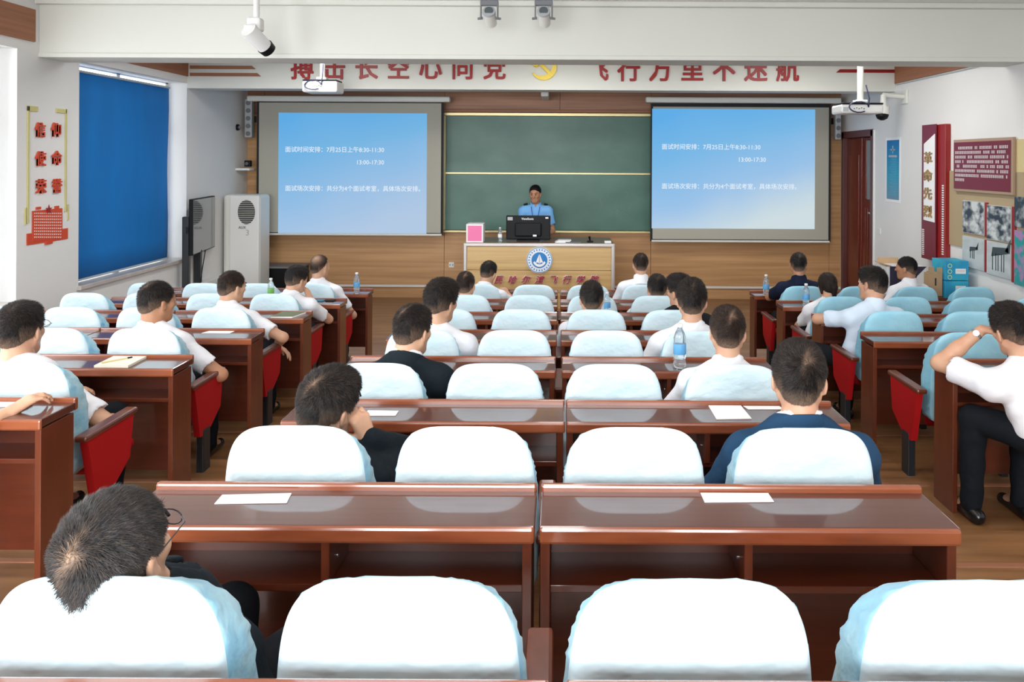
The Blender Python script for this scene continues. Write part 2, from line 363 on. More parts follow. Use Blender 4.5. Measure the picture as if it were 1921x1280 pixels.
# ------------------------------------------------------------------ left pier lettering and building relief
t = thing('wall_lettering', 'six vermilion characters in a khaki bracket frame above a red building relief', 'wall decoration')
LY = lambda x, z=None: (WL*F)/(x-CX)            # depth on the left wall at pixel column x
def lw(x, y):                                  # point on the left wall seen at pixel (x, y)
    z = LY(x); return px(x, y, z)
for (x, y, ch) in ((73, 246, '信'), (103, 246, '仰'), (74, 300, '使'), (104, 299, '命'), (75, 352, '荣'), (105, 351, '誉')):
    p = lw(x, y); text('letter', ch, .145, M_orangeletter, tright(WL+.012, p.y, p.z), .008, .018, t, sx=.95)
b = MB()
def lbox(x0, x1, y0, y1, m, th=.012, yref=None):
    a, c = lw(x0, (y0+y1)/2), lw(x1, (y0+y1)/2)
    k = (a.y+c.y)/2/F; top = CAMZ-(y0-CY)*k; bot = CAMZ-(y1-CY)*k
    b.rbox(WL, WL+th, a.y, c.y, bot, top, m, .002)
lbox(50, 53, 204, 424, M_oliveg); lbox(50, 69, 204, 214, M_oliveg); lbox(45.5, 47.5, 395, 428, M_oliveg)
lbox(121, 123.5, 209, 402, M_oliveg); lbox(104, 123, 209, 217, M_oliveg); lbox(126, 128, 388, 418, M_oliveg)
b.build('bracket_frame', t)
b = MB()
lbox(60, 116, 398, 455, M_orangeletter, .01); lbox(50, 127, 438, 459, M_orangeletter, .008)
lbox(67, 76, 393, 398, M_orangeletter, .01); lbox(102, 110, 391, 397, M_orangeletter, .01); lbox(84, 97, 458, 463, M_orangeletter, .016)
for i in range(14):
    for j in range(9):
        x, y = 63+i*3.75, 404+j*5.6
        lbox(x, x+1.7, y, y+2.4, M_cream, .0125)
st = [lw(89, 393)+Vector((.012, math.cos(PI/2+i*PI/5)*(.045 if i % 2 == 0 else .018), math.sin(PI/2+i*PI/5)*(.045 if i % 2 == 0 else .018))) for i in range(10)]
for i in range(10): b.prism([st[i], st[(i+1) % 10], lw(89, 393)+Vector((.012, 0, 0))], (.006, 0, 0), M_redletter)
b.build('building_relief', t)

# ------------------------------------------------------------------ blue roller blind
t = thing('roller_blind', 'drawn blue roller blind over the window beside the lettered pier', 'roller blind')
bx = WL-.15
def blx(y): return bx
b = MB(); n = 40; zt, zb = 3.062, .885; vs = []; fs = []
y0, y1 = 7.615, 9.60
for i in range(n+1):
    y = y0+(y1-y0)*i/n
    for j in range(9):
        z = zb+(zt-zb)*j/8
        vs.append((bx+.004*math.sin(y*9+j*.3), y+(0.015*math.sin(j*1.1) if i == n else 0), z))
for i in range(n):
    for j in range(8): a = i*9+j; fs.append((a, a+9, a+10, a+1))
b.add(vs, fs, M_blind, True); o = b.build('blind_fabric', t, fix=False)
so = o.modifiers.new('thick', 'SOLIDIFY'); so.thickness = .003
MB().tube((bx, y0-.01, 3.075), (bx, y1+.03, 3.075), .014, .014, M_lgrey).build('blind_tube', t)
MB().rbox(bx-.01, bx+.012, y0, y1, .872, .893, M_lgrey, .004).build('bottom_bar', t)

# ------------------------------------------------------------------ chalkboard
t = thing('chalkboard', 'green two panel chalkboard with brass frame between the projection screens', 'chalkboard')
BX0, BX1 = px(780, 0, 11.6).x, px(1290, 0, 11.6).x; p0, p1 = px(1028, 218, 11.6).z, px(1028, 432, 11.6).z; pm = px(1028, 326, 11.6).z
MB().rbox(BX0, BX1, 11.63, 11.66, pm, p0, M_board, .003).build('board_panel', t)
MB().rbox(BX0, BX1, 11.60, 11.63, p1, pm, M_board, .003).build('board_panel', t)
b = MB(); b.rbox(BX0-.05, BX1+.05, 11.59, 11.665, p0, p0+.05, M_brass, .006); b.rbox(BX0-.05, BX1+.05, 11.58, 11.665, p0+.055, p0+.10, M_panel_d, .006)
b.rbox(BX0, BX1, 11.585, 11.64, pm-.012, pm+.018, M_brass, .005); b.rbox(BX0-.05, BX1+.05, 11.56, 11.665, p1-.04, p1-.005, M_brass, .006)
b.rbox(px(834, 0, 11.6).x-.02, px(834, 0, 11.6).x+.03, 11.575, 11.60, p1, p0, M_brass, .005); b.build('frame', t)
b = MB(); MCH = mat('chalk marks', (.22, .33, .29), .9)
for (x0, ya, x1, yb) in ((1140, 365, 1142, 375), (1156, 385, 1157, 402), (1160, 388, 1160, 403), (1165, 380, 1166, 404), (1181, 380, 1181, 402), (1170, 362, 1176, 360), (1176, 360, 1177, 366), (1150, 392, 1178, 404), (1125, 372, 1128, 384)):
    a, c = px(x0, ya, 11.596), px(x1, yb, 11.596); b.tube(a, c, .003, .003, MCH, 5)
b.build('chalk_marks', t)

# ------------------------------------------------------------------ projection screens with the slide
def slide_mat(name, seed, k=1.0):
    m = bpy.data.materials.new(name); m.use_nodes = True; nt = m.node_tree; b = nt.nodes['Principled BSDF']
    tc = nt.nodes.new('ShaderNodeTexCoord'); sp = nt.nodes.new('ShaderNodeSeparateXYZ'); nt.links.new(tc.outputs['Object'], sp.inputs[0])
    nz = nt.nodes.new('ShaderNodeTexNoise'); nz.inputs['Scale'].default_value = .9; nz.inputs['Detail'].default_value = 1
    nt.links.new(tc.outputs['Object'], nz.inputs['Vector'])
    m1 = nt.nodes.new('ShaderNodeMath'); m1.operation = 'MULTIPLY_ADD'; m1.inputs[1].default_value = .12; nt.links.new(sp.outputs['X'], m1.inputs[0])
    m0 = nt.nodes.new('ShaderNodeMath'); m0.operation = 'MULTIPLY_ADD'; m0.inputs[1].default_value = -.48; m0.inputs[2].default_value = .48-.1
    nt.links.new(sp.outputs['Z'], m0.inputs[0]); nt.links.new(m0.outputs[0], m1.inputs[2])
    m2 = nt.nodes.new('ShaderNodeMath'); m2.operation = 'MULTIPLY_ADD'; m2.inputs[1].default_value = .25; nt.links.new(nz.outputs[0], m2.inputs[0]); nt.links.new(m1.outputs[0], m2.inputs[2])
    cr = nt.nodes.new('ShaderNodeValToRGB'); e = cr.color_ramp.elements
    e[0].position = .0; e[0].color = (.12, .46, .90, 1); e[1].position = 1.0; e[1].color = ((.50, .66, .88, 1) if seed == 0 else (.68, .80, .84, 1))
    x = e.new(.3); x.color = (.19, .52, .88, 1); x = e.new(.62); x.color = (.36, .60, .90, 1)
    nt.links.new(m2.outputs[0], cr.inputs[0]); nt.links.new(cr.outputs[0], b.inputs['Emission Color']); b.inputs['Emission Strength'].default_value = k
    b.inputs['Base Color'].default_value = (.03, .03, .03, 1); b.inputs['Roughness'].default_value = 1; b.inputs['Specular IOR Level'].default_value = 0
    return m
M_stext = mat('slide text light', (.1, .1, .1), 1, emit=(.80, .90, 1), es=1.0)
def pscreen(x0, x1, y0, y1, sx0, sx1, sy0, sy1, cx0, cx1, cy, label, txt, sm, z=11.35):
    t = thing('projection_screen', label, 'projection screen', group='projection screens')
    a, c = px(x0, y0, z), px(x1, y1, z)
    yr = 0
    MB().box(a.x, c.x, z, z+.004, c.z, a.z, M_screen_k).build('black_border', t)
    MB().box(a.x+.035, c.x-.035, z-.003, z, c.z+.03, a.z-.05, M_screen_b).build('screen_cloth', t)
    a2, c2 = px(sx0, sy0, z), px(sx1, sy1, z)
    ce = ((a2.x+c2.x)/2, (a2.z+c2.z)/2)
    MB().box(a2.x-ce[0], c2.x-ce[0], z-.006, z-.003, c2.z-ce[1], a2.z-ce[1], sm).build('projected_slide', t, loc=(ce[0], 0, ce[1]))
    p = px(cx0, cy, z); q = px(cx1, cy, z)
    MB().rbox(p.x, q.x, z-.07, z+.09, p.z-.04, p.z+.045, M_cream, .02).build('screen_case', t)
    b = MB(); b.tube((a.x+.02, z, c.z), (c.x-.02, z, c.z), .018, .018, M_cream); b.build('bottom_tube', t)
    for (tx, ty, s) in txt:
        r = px(tx, ty, z); text('slide_lettering', s, .093, M_stext, tfront(r.x, z-.008, r.z), .0005, .006, t, 'LEFT', sx=.97)
    return t
pscreen(482, 831, 186, 441, 523, 800, 211.5, 438.5, 466, 845, 185.5, 'projection screen on the window side showing a blue slide of interview times', [(535, 281, '面试时间安排：7月25日上午8:30-11:30'), (668, 305, '13:00-17:30'), (535, 354, '面试场次安排：共分为4个面试考室，具体场次安排。')], slide_mat('slide light', 0, .95), 11.38)
pscreen(1221, 1558, 194, 454, 1223.5, 1528, 204, 430, 1211, 1576, 188, 'projection screen on the door side showing a pale blue slide of interview times', [(1241, 276, '面试时间安排：7月25日上午8:30-11:30'), (1384, 300, '13:00-17:30'), (1241, 350, '面试场次安排：共分为4个面试考室，具体场次安排。')], slide_mat('paler slide light', 1, .98), 11.40)

# ------------------------------------------------------------------ lectern desk
t = thing('lectern_desk', 'light wood lectern desk with metal edging and round blue logo', 'lectern')
z = 9.9; a, c = px(869, 456, z), px(1154, 456, z)
M_lect = mat('light lectern veneer', (.62, .43, .19), .45, coat=.2, noise=((.50, .32, .13), (.8, 4, 26), 5, .32, .68))
lx0, lx1, lt = a.x, c.x, a.z
b = MB(); lz = [0, .18, lt-.66, lt-.36, lt-.03]
for i in range(4): b.rbox(lx0+.05, lx1-.05, z+.015, z+.04, lz[i]+.003, lz[i+1]-.003, M_lect, .003)
b.build('front_panel', t)
b = MB(); b.rbox(lx0, lx0+.05, z, z+.05, 0, lt-.025, M_alu, .015); b.rbox(lx1-.05, lx1, z, z+.05, 0, lt-.025, M_alu, .015); b.rbox(lx0, lx1, z, z+.05, lt-.05, lt, M_alu, .015)
b.build('metal_edging', t)
MB().rbox(lx0+.01, lx1-.01, z+.03, z+.85, lt-.04, lt-.008, mat('dark lectern top', (.20, .13, .09), .4, coat=.3), .004).build('top', t)
for x in (lx0+.01, lx1-.04): MB().rbox(x, x+.03, z+.04, z+.83, 0, lt-.04, M_lect, .003).build('side_panel', t)
p = px(1012, 488, z)
def disc(b, c, r0, r1, y, m, n=48, th=.006):
    vs = []
    for r in (r0, r1):
        for i in range(n): q = 2*PI*i/n; vs.append((c[0]+r*math.cos(q), y, c[1]+r*math.sin(q)))
    b.add(vs, [(i, (i+1) % n, n+(i+1) % n, n+i) for i in range(n)], m)
b = MB(); b.tube((p.x, z+.015, p.z), (p.x, z-.012, p.z), .172, .172, mat('logo white', (.78, .84, .90), .5), 48)
b.tube((p.x, z-.010, p.z), (p.x, z-.016, p.z), .105, .105, M_logo, 40); disc(b, (p.x, p.z), .160, .168, z-.0135, M_logo)
for s in (-1, 1): b.prism([(p.x+s*.003, z-.02, p.z+.08), (p.x+s*.05, z-.02, p.z-.035), (p.x+s*.02, z-.02, p.z-.03), (p.x+s*.003, z-.02, p.z-.05)], (0, .004, 0), M_paper)
for i in range(12):
    q0, q1 = PI+.35+i*(PI-.7)/12, PI+.35+(i+1)*(PI-.7)/12
    b.prism([(p.x+.088*math.cos(q0), z-.02, p.z+.088*math.sin(q0)), (p.x+.088*math.cos(q1), z-.02, p.z+.088*math.sin(q1)), (p.x+.066*math.cos(q1), z-.02, p.z+.01+.066*math.sin(q1)), (p.x+.066*math.cos(q0), z-.02, p.z+.01+.066*math.sin(q0))], (0, .004, 0), M_paper)
for i in range(24):
    q = 2*PI*i/24; b.rbox(-.007, .007, -.002, .002, -.010, .010, M_logo, .001, Matrix.Translation((p.x+.138*math.cos(q), z-.0135, p.z+.138*math.sin(q))) @ Matrix.Rotation(PI/2-q, 4, 'Y'))
b.build('round_logo', t)
for i, ch in enumerate('民哈尔滨飞行学院'):
    q = px(934+25.5*i, 526, z); text('letter', ch, .115, mat('magenta red letter', (.45, .01, .05), .4), tfront(q.x, z-.006, q.z), .010, .008, t, shear=.35)
    text('letter', ch, .115, M_paper, tfront(q.x, z+.008, q.z), .006, .03, t, shear=.35)
LT = lt-.008
def lbx(x0, x1, y0, dz, m, name, label, cat, d=.12, h=None):
    a, c = px(x0, y0, z+dz), px(x1, y0, z+dz)
# pink box
zz = 10.02; a, c = px(874.5, 420.5, zz), px(906.5, 455, zz); w = c.x-a.x
t2 = thing('ballot_box', 'white box with a pink front panel on the lectern desk', 'box')
MB().rbox(a.x, c.x, zz, zz+w, LT, a.z, M_white, .004).build('carton', t2)
MB().rbox(a.x+.022, c.x-.022, zz-.002, zz+.004, LT+.022, a.z-.022, M_pink, .001).build('pink_panel', t2)
MB().rbox(a.x+.03, c.x+.01, zz+.05, zz+w-.03, a.z, a.z+.012, M_lgrey, .003).build('lid', t2)
# monitor
zz = 10.25; a, c = px(949.5, 404.5, zz), px(1032.5, 451, zz)
t2 = thing('monitor', 'black computer monitor seen from behind on the lectern desk', 'monitor')
MB().rbox(a.x, c.x, zz, zz+.04, LT+.02, a.z, M_black, .012).build('housing', t2)
MB().rbox(a.x+.12, c.x-.12, zz-.03, zz+.01, LT+.06, a.z-.10, M_black, .02).build('rear_cover', t2)
MB().rbox(a.x+.15, c.x-.15, zz-.06, zz+.14, LT, LT+.02, M_black, .006).build('stand', t2)
text('brand_lettering', 'ViewSonic', .04, M_paper, tfront((a.x+c.x)/2-.01, zz-.003, a.z-.045), .001, .02, t2)
b = MB(); b.box(a.x+.02, a.x+.09, zz-.003, zz+.01, a.z-.065, a.z-.02, M_lgrey); b.box(c.x-.07, c.x-.03, zz-.003, zz+.01, a.z-.04, a.z-.02, M_paper)
b.box(a.x+.37, a.x+.42, zz-.034, zz+.01, LT+.065, LT+.09, M_paper); b.build('stickers', t2)

def bottle(name, label, loc, h=.22, lab=M_label, cap=M_white, group='water bottles'):
    s = h/.22
    t = thing(name, label, 'bottle', loc, group=group)
    MB().lathe((0, 0, 0), [(r*s, q*s) for r, q in ((.026, 0), (.031, .005), (.031, .03), (.028, .04), (.031, .05), (.031, .12), (.029, .135), (.031, .15), (.022, .178), (.0125, .195), (.0125, .205))], M_water).build('bottle_body', t)
    MB().lathe((0, 0, 0), [(r*s, q*s) for r, q in ((.0318, .07), (.0322, .072), (.0322, .118), (.0318, .12))], lab).build('bottle_label', t)
    MB().lathe((0, 0, 0), [(r*s, q*s) for r, q in ((.015, .203), (.0155, .205), (.0155, .218), (.013, .22))], cap).build('bottle_cap', t)
    return t
q = px(938, 452, 10.1); bottle('water_bottle', 'slim bottle standing between the pink box and the monitor', (q.x, 10.1, LT), .20, M_paper)
q = px(1055, 451, 10.1)
b = MB()
for i in range(5): b.rbox(q.x-.10+.012*i, q.x+.08+.01*i, 10.03+.01*i, 10.24, LT+.006*i, LT+.006*i+.005, M_paper, .001)
tag(b.build('paper_stack'), 'small stack of papers on the lectern desk beside the monitor', 'papers')
q = px(1107, 450, 10.15); t2 = thing('desk_microphone', 'small black microphone standing on the lectern desk', 'microphone', (q.x, 10.15, LT))
MB().rbox(-.04, .04, -.03, .05, 0, .018, M_black, .006).build('base', t2); MB().tube((0, 0, .015), (-.01, -.03, .075), .008, .016, M_black).build('microphone_head', t2)
q = px(1140, 452, 10.05); tag(MB().rbox(q.x-.045, q.x+.045, 10.0, 10.07, LT, LT+.032, M_white, .005).build('chalk_box'), 'little white box at the door end of the lectern desk', 'box')
tag(MB().rbox(px(1063, 0, 10.1).x, px(1092, 0, 10.1).x, 10.02, 10.12, LT, LT+.012, M_grey, .004).build('remote_control'), 'grey remote control lying between papers and microphone', 'remote control')

# ------------------------------------------------------------------ small fittings of the front wall
def sbox(name, x0, x1, y0, y1, z, d, m, label, cat, r=.004):
    a, c = px(x0, y0, z), px(x1, y1, z)
    return tag(MB().rbox(a.x, c.x, z, z+d, c.z, a.z, m, r).build(name), label, cat)
t = thing('wall_socket', 'white double socket plate low on the wood panelling by the lectern', 'socket')
a, c = px(842, 492, 11.66), px(852, 502, 11.66); MB().rbox(a.x, c.x, 11.65, 11.672, c.z, a.z, M_white, .003).build('plate', t)
b = MB(); mx_ = (a.x+c.x)/2
for s in (-.022, .022): b.box(mx_+s-.006, mx_+s+.006, 11.647, 11.652, (a.z+c.z)/2-.012, (a.z+c.z)/2+.012, M_grey)
b.build('socket_holes', t)
for (x0, x1, y0, y1, lab) in ((459, 472, 186, 258, 'grey column loudspeaker beside the window side screen'), (1568, 1578, 190, 262, 'grey column loudspeaker beside the door side screen')):
    t = thing('column_speaker', lab, 'loudspeaker', group='column loudspeakers')
    a, c = px(x0, y0, 11.4), px(x1, y1, 11.4); MB().rbox(a.x, c.x, 11.4, 11.5, c.z, a.z, M_lgrey, .01).build('speaker_case', t)
    n = 5
    for i in range(n): zz = c.z+(a.z-c.z)*(i+.5)/n; MB().tube(((a.x+c.x)/2, 11.40, zz), ((a.x+c.x)/2, 11.392, zz), .036, .036, M_grey, 14).build('speaker_cone', t)
    MB().rbox((a.x+c.x)/2-.02, (a.x+c.x)/2+.02, 11.5, YF-.028, (a.z+c.z)/2-.05, (a.z+c.z)/2+.05, M_metal, .004).build('bracket', t)
t = thing('shelf_camera', 'small black camera on a white wall shelf beside the screen', 'camera')
a, c = px(437, 314, 11.3), px(470, 320, 11.3); MB().rbox(WL, c.x, 11.25, 11.45, c.z, c.z+.035, M_white, .006).build('shelf', t)
a, c = px(459, 301, 11.3), px(470, 313, 11.3); MB().rbox(a.x, c.x, 11.28, 11.36, c.z, a.z, M_black, .01).build('camera_case', t)
MB().tube(((a.x+c.x)/2, 11.28, (a.z+c.z)/2), ((a.x+c.x)/2, 11.26, (a.z+c.z)/2), .025, .025, M_lens).build('lens', t)
t = thing('wall_sensor', 'small black round sensor on the wall past the window', 'sensor')
q = px(447, 239, LY(447)-.05); MB().tube((WL, q.y, q.z), (WL+.03, q.y, q.z), .05, .045, M_black).build('housing', t); MB().tube((WL+.03, q.y, q.z), (WL+.05, q.y-.02, q.z), .028, .024, M_grey).build('lens', t)
q = px(1022, 176, 10.9); tag(MB().rbox(q.x-.055, q.x+.055, 10.85, YF-.028, q.z-.04, q.z+.06, M_white, .01).build('junction_box'), 'small white box under the beam above the chalkboard', 'junction box')
sbox('wall_notice', 403.5, 417, 391, 427, LY(403.5)-.2 if False else 11.0, .004, M_paper, 'white notice sheet between television and air conditioner', 'notice')

# air conditioner
t = thing('air_conditioner', 'white floor standing air conditioner with round black vent', 'air conditioner')
zz = 10.75; a, c = px(418, 365.5, zz), px(487, 365.5, zz)
MB().rbox(a.x, c.x, zz, zz+.42, 0, a.z, M_cream, .05).build('cabinet', t)
MB().rbox(a.x+.10, c.x-.005, zz-.012, zz+.02, .02, a.z-.01, M_white, .02).build('front_panel', t)
q = px(463, 398, zz); vb = MB(); n = 40
vs = [(q.x, zz-.014, q.z)]+[(q.x+.125*math.cos(2*PI*i/n), zz-.014, q.z+.175*math.sin(2*PI*i/n)) for i in range(n)]
vb.add(vs, [(0, 1+i, 1+(i+1) % n) for i in range(n)], M_dgrey); vb.build('vent_backing', t, fix=False)
b = MB()
for i in range(13):
    zz2 = q.z-.16+i*.0265; w = .125*math.sqrt(max(0, 1-((zz2-q.z)/.175)**2)); b.rbox(q.x-w, q.x+w, zz-.024, zz-.012, zz2, zz2+.007, M_cream, .002)
b.build('vent_slats', t)
q = px(455, 427, zz); text('brand_lettering', 'AUX', .05, M_grey, tfront(q.x, zz-.014, q.z), .001, .02, t)
q = px(465, 437, zz); text('digit_sticker', '3', .12, M_lgrey, tfront(q.x, zz-.014, q.z), .001, .0, t)
# television on stand
t = thing('television', 'flat television on a black floor stand near the window wall', 'television')
a, c = px(362, 374, 9.5), px(403.5, 363.5, 10.45); tzt = a.z; tzb = a.z-.72
d = Vector((c.x-a.x, c.y-a.y, 0)).normalized(); L = math.hypot(c.x-a.x, c.y-a.y)
Mt = Matrix.Translation((a.x, a.y, 0)) @ Matrix.Rotation(math.atan2(d.y, d.x), 4, 'Z')
MB().rbox(0, L, 0, .05, tzb, tzt, M_black, .008, Mt).build('tv_case', t)
MB().rbox(.012, L-.012, -.004, .004, tzb+.015, tzt-.012, M_tv, .001, Mt).build('tv_screen', t)
b = MB(); b.rbox(.0, .09, .05, .13, .02, 1.42, M_metal, .008, Mt); b.rbox(L*.5, L*.5+.09, .05, .13, .02, 1.42, M_metal, .008, Mt)
b.rbox(0, L*.6, .05, .09, 1.2, 1.3, M_metal, .008, Mt); b.build('stand', t)
MB().rbox(-.05, L*.7, -.18, .15, 0, .03, M_metal, .008, Mt).build('base', t)
b = MB(); q = Vector(Mt @ Vector((L*.45, -.01, 0))); b.pipe([(q.x+.01, q.y, tzb), (q.x+.02, q.y, .95), (q.x-.02, q.y, .7), (q.x-.05, q.y-.02, .4), (q.x-.03, q.y, .03)], .006, M_black); b.build('cable', t)
# black cabinet
t = thing('equipment_cabinet', 'low black equipment cabinet against the panelled wall', 'cabinet')
a, c = px(487, 500, 11.2), px(562, 500, 11.2); MB().rbox(a.x, c.x, 11.2, 11.62, 0, a.z-.03, M_black, .01).build('cabinet_body', t)
MB().rbox(a.x-.01, c.x+.01, 11.18, 11.63, a.z-.03, a.z, M_grey, .006).build('top', t)

# ------------------------------------------------------------------ ceiling hung devices
def projector(cx, cyt, cyb, hw, z, label, poley):
    t = thing('ceiling_projector', label, 'projector', group='ceiling projectors')
    a, c = px(cx-hw, cyt, z), px(cx+hw, cyb, z)
    MB().rbox(a.x, c.x, z, z+.30, c.z, a.z, M_white, .022).build('projector_case', t)
    MB().rbox(a.x+.01, c.x-.01, z-.002, z+.25, a.z-.004, a.z+.014, M_black, .004).build('mounting_plate', t)
    b = MB(); mx = (a.x+c.x)/2+(.02 if cx > 1000 else 0)
    b.tube((mx, z+.12, a.z), (mx, z+.12, ZC), .032, .032, M_cream); b.rbox(mx-.06, mx+.06, z+.06, z+.18, a.z+.01, a.z+.05, M_cream, .01); b.build('ceiling_pole', t)
    b = MB()
    for i in range(5): b.tube((a.x+.13+i*.025, z-.004, (a.z+c.z)/2+.008*(i % 2)), (a.x+.13+i*.025, z+.01, (a.z+c.z)/2+.008*(i % 2)), .007, .007, M_grey, 10)
    b.box(a.x+.015, a.x+.07, z-.002, z+.01, c.z+.02, a.z-.03, M_lgrey); b.build('ports', t)
    b = MB(); pts = [Vector((mx-.07+.10*math.cos(u), z-.02-.01*math.sin(u*2), (a.z+c.z)/2+.015+.055*math.sin(u))) for u in [i*.45 for i in range(13)]]
    pts = [Vector((mx+.03, z+.05, a.z+.2)), Vector((mx+.04, z-.01, a.z+.06))]+pts
    b.pipe(pts, .007, mat('dark blue cable', (.02, .02, .07), .5), 6); b.build('cable', t)
    return t
projector(599, 151, 173, 33, 8.9, 'white ceiling projector hanging in front of the window side screen', 120)
projector(1619, 195, 213, 40, 7.7, 'white ceiling projector hanging near the doorway', 120)
# bullet camera on drop pole
t = thing('surveillance_camera', 'white bullet camera on a drop pole before the near beam', 'camera')
z = 6.5; q = px(481, 70, z)
MB().tube((q.x, z, q.z+.17), (q.x, z, ZC), .026, .026, M_white).build('ceiling_pole', t)
b = MB(); b.rbox(q.x-.07, q.x+.05, z-.05, z+.06, q.z+.05, q.z+.17, M_white, .02); b.build('junction_box', t)
b = MB(); b.tube((q.x-.03, z-.10, q.z+.05), (q.x+.05, z+.09, q.z-.08), .07, .065, M_white, 20); b.rbox(q.x-.075, q.x+.02, z-.10, z-.02, q.z-.03, q.z+.10, M_white, .02); b.build('camera_body', t)
MB().tube((q.x+.043, z+.075, q.z-.068), (q.x+.065, z+.12, q.z-.10), .073, .066, M_black, 20).build('lens_hood', t)
# two spot lamps
for sx, lab in ((918, 'grey ceiling spot lamp nearer the window side'), (1020, 'grey ceiling spot lamp nearer the door side')):
    z = 6.4; q = px(sx, 24, z)
    t = thing('spot_lamp', lab, 'spot lamp', group='ceiling spot lamps')
    b = MB(); b.tube((q.x, z-.03, q.z+.0), (q.x+.008, z+.10, q.z-.075), .055, .05, M_cream, 24); b.build('lamp_body', t)
    MB().tube((q.x, z-.045, q.z+.008), (q.x, z-.028, q.z-.002), .056, .058, M_lgrey, 24).build('rim', t)
    MB().tube((q.x, z-.05, q.z+.009), (q.x, z-.044, q.z+.007), .038, .038, M_lens, 24).build('lens', t)
    b = MB()
    for s in (-1, 1): b.rbox(q.x+s*.072-.006, q.x+s*.072+.006, z-.02, z+.02, q.z-.05, q.z+.10, M_grey, .003); b.tube((q.x+s*.056, z, q.z-.045), (q.x+s*.10, z, q.z-.052), .012, .010, M_grey, 10)
    b.rbox(q.x-.078, q.x+.078, z-.02, z+.02, q.z+.06, q.z+.11, M_grey, .01); b.tube((q.x, z, q.z+.10), (q.x, z, ZC), .02, .02, M_grey); b.build('yoke', t)
# dome camera on wall arm
t = thing('dome_camera', 'white dome camera on a curved wall arm above the doorway side', 'camera')
z = 8.9; w = px(1697, 176, z)
b = MB(); e0 = px(1698, 182, 9.5); 
e1 = px(1657, 178, 9.45); e2 = px(1657, 200, 9.45)
b.tube((WR, 9.5, e0.z), e1, .035, .03, M_cream); b.tube(e1, e2, .033, .04, M_cream); b.rbox(WR-.03, WR, 9.42, 9.58, e0.z-.09, e0.z+.09, M_cream, .01); b.build('wall_arm', t)
e3 = px(1655, 214, 9.45); MB().tube(e2, e3, .075, .085, M_cream).build('housing', t)
MB().lathe((e3.x, e3.y, e3.z-.06), ((.02, -.02), (.06, 0), (.075, .03), (.08, .06)), M_black).build('dome_glass', t)
b = MB(); b.pipe([px(1694, 165, 9.6), px(1698, 178, 9.6), px(1694, 192, 9.6), px(1697, 198, 9.6)], .014, M_black); b.build('cable', t)

# ------------------------------------------------------------------ things on the right wall
RY = lambda x: (WR*F)/(x-CX)
def rw(x, y): z = RY(x); return px(x, y, z)
def wallbox(x0, x1, y0, y1, th, m, off=0, r=.003):
    ya, yb = RY(x1), RY(x0); k = (ya+yb)/2; a = px((x0+x1)/2, y0, k); c = px((x0+x1)/2, y1, k)
    return MB().rbox(WR-off-th, WR-off, ya, yb, c.z, a.z, m, r), (ya, yb, c.z, a.z)
t = thing('hanging_poster', 'tall narrow blue poster between the door and the maroon pillar board', 'poster')
bb, (ya, yb, za, zb_) = wallbox(1662, 1690, 258, 380, .004, M_paper); bb.build('poster_sheet', t)
mp = bpy.data.materials.new('blue poster print'); mp.use_nodes = True; nt = mp.node_tree
tc = nt.nodes.new('ShaderNodeTexCoord'); sp = nt.nodes.new('ShaderNodeSeparateXYZ'); cr = nt.nodes.new('ShaderNodeValToRGB'); mr = nt.nodes.new('ShaderNodeMapRange')
nt.links.new(tc.outputs['Object'], sp.inputs[0]); nt.links.new(sp.outputs['Z'], mr.inputs[0]); mr.inputs[1].default_value = za; mr.inputs[2].default_value = zb_
e = cr.color_ramp.elements; e[0].color = (.16, .28, .40, 1); e[1].color = (.0, .14, .42, 1); x = e.new(.4); x.color = (.02, .33, .50, 1)
nt.links.new(mr.outputs[0], cr.inputs[0]); nt.links.new(cr.outputs[0], nt.nodes['Principled BSDF'].inputs['Base Color'])
MB().box(WR-.006, WR-.004, ya+.04, yb-.04, za+.04, zb_-.035, mp).build('print', t)
b = MB()
b.prism([(WR-.007, (ya+yb)/2-.09, zb_-.16), (WR-.007, (ya+yb)/2, zb_-.15), (WR-.007, (ya+yb)/2+.09, zb_-.16), (WR-.007, (ya+yb)/2, zb_-.18)], (-.001, 0, 0), M_lgrey)
b.box(WR-.008, WR-.006, (ya+yb)/2-.012, (ya+yb)/2+.012, zb_-.21, zb_-.11, M_lgrey); b.box(WR-.008, WR-.006, ya+.1, yb-.1, zb_-.26, zb_-.235, M_lgrey)
for i in range(24):
    b.box(WR-.0075, WR-.006, ya+.09+rnd.random()*.03, yb-.1-rnd.random()*.12, za+.10+i*.022, za+.107+i*.022, mat('poster text', (.10, .42, .60), .6))
b.build('printed_text', t)
# maroon pillar board
t = thing('pillar_board', 'tall maroon display board with a white plate of bronze characters', 'display board')
bb, (ya, yb, za, zb_) = wallbox(1747, 1784, 234, 487, .07, M_crimson, .0, .01); bb.build('backing', t)
bb, g2 = wallbox(1745, 1771, 234, 487, .02, M_maroon, .08); bb.build('raised_panel', t)
ya, yb = RY(1770.5), RY(1750)
pz = lambda y: px(1760, y, (ya+yb)/2).z
MB().prism([(WR-.108, ya, pz(252)), (WR-.108, yb, pz(270)), (WR-.108, yb, pz(414)), (WR-.108, ya, pz(416))], (.008, 0, 0), M_paper).build('white_plate', t)
for i, ch in enumerate('革命先烈'): text('letter', ch, .145, M_bronze, tleft(WR-.112, (ya+yb)/2+.02, pz(298+33.5*i)), .004, .02, t, sx=1.5)
b = MB()
for i in range(14): y = 432+i*3.6; b.rbox(WR-.103, WR-.10, RY(1748)-.03, RY(1748)+.02, pz(y+2), pz(y), M_paper, .001)
for i in range(30): y = 346+i*4.3; b.rbox(WR-.074, WR-.07, RY(1781)-.02, RY(1781)+.02, pz(y+2.4), pz(y), M_paper, .001)
b.build('small_characters', t)
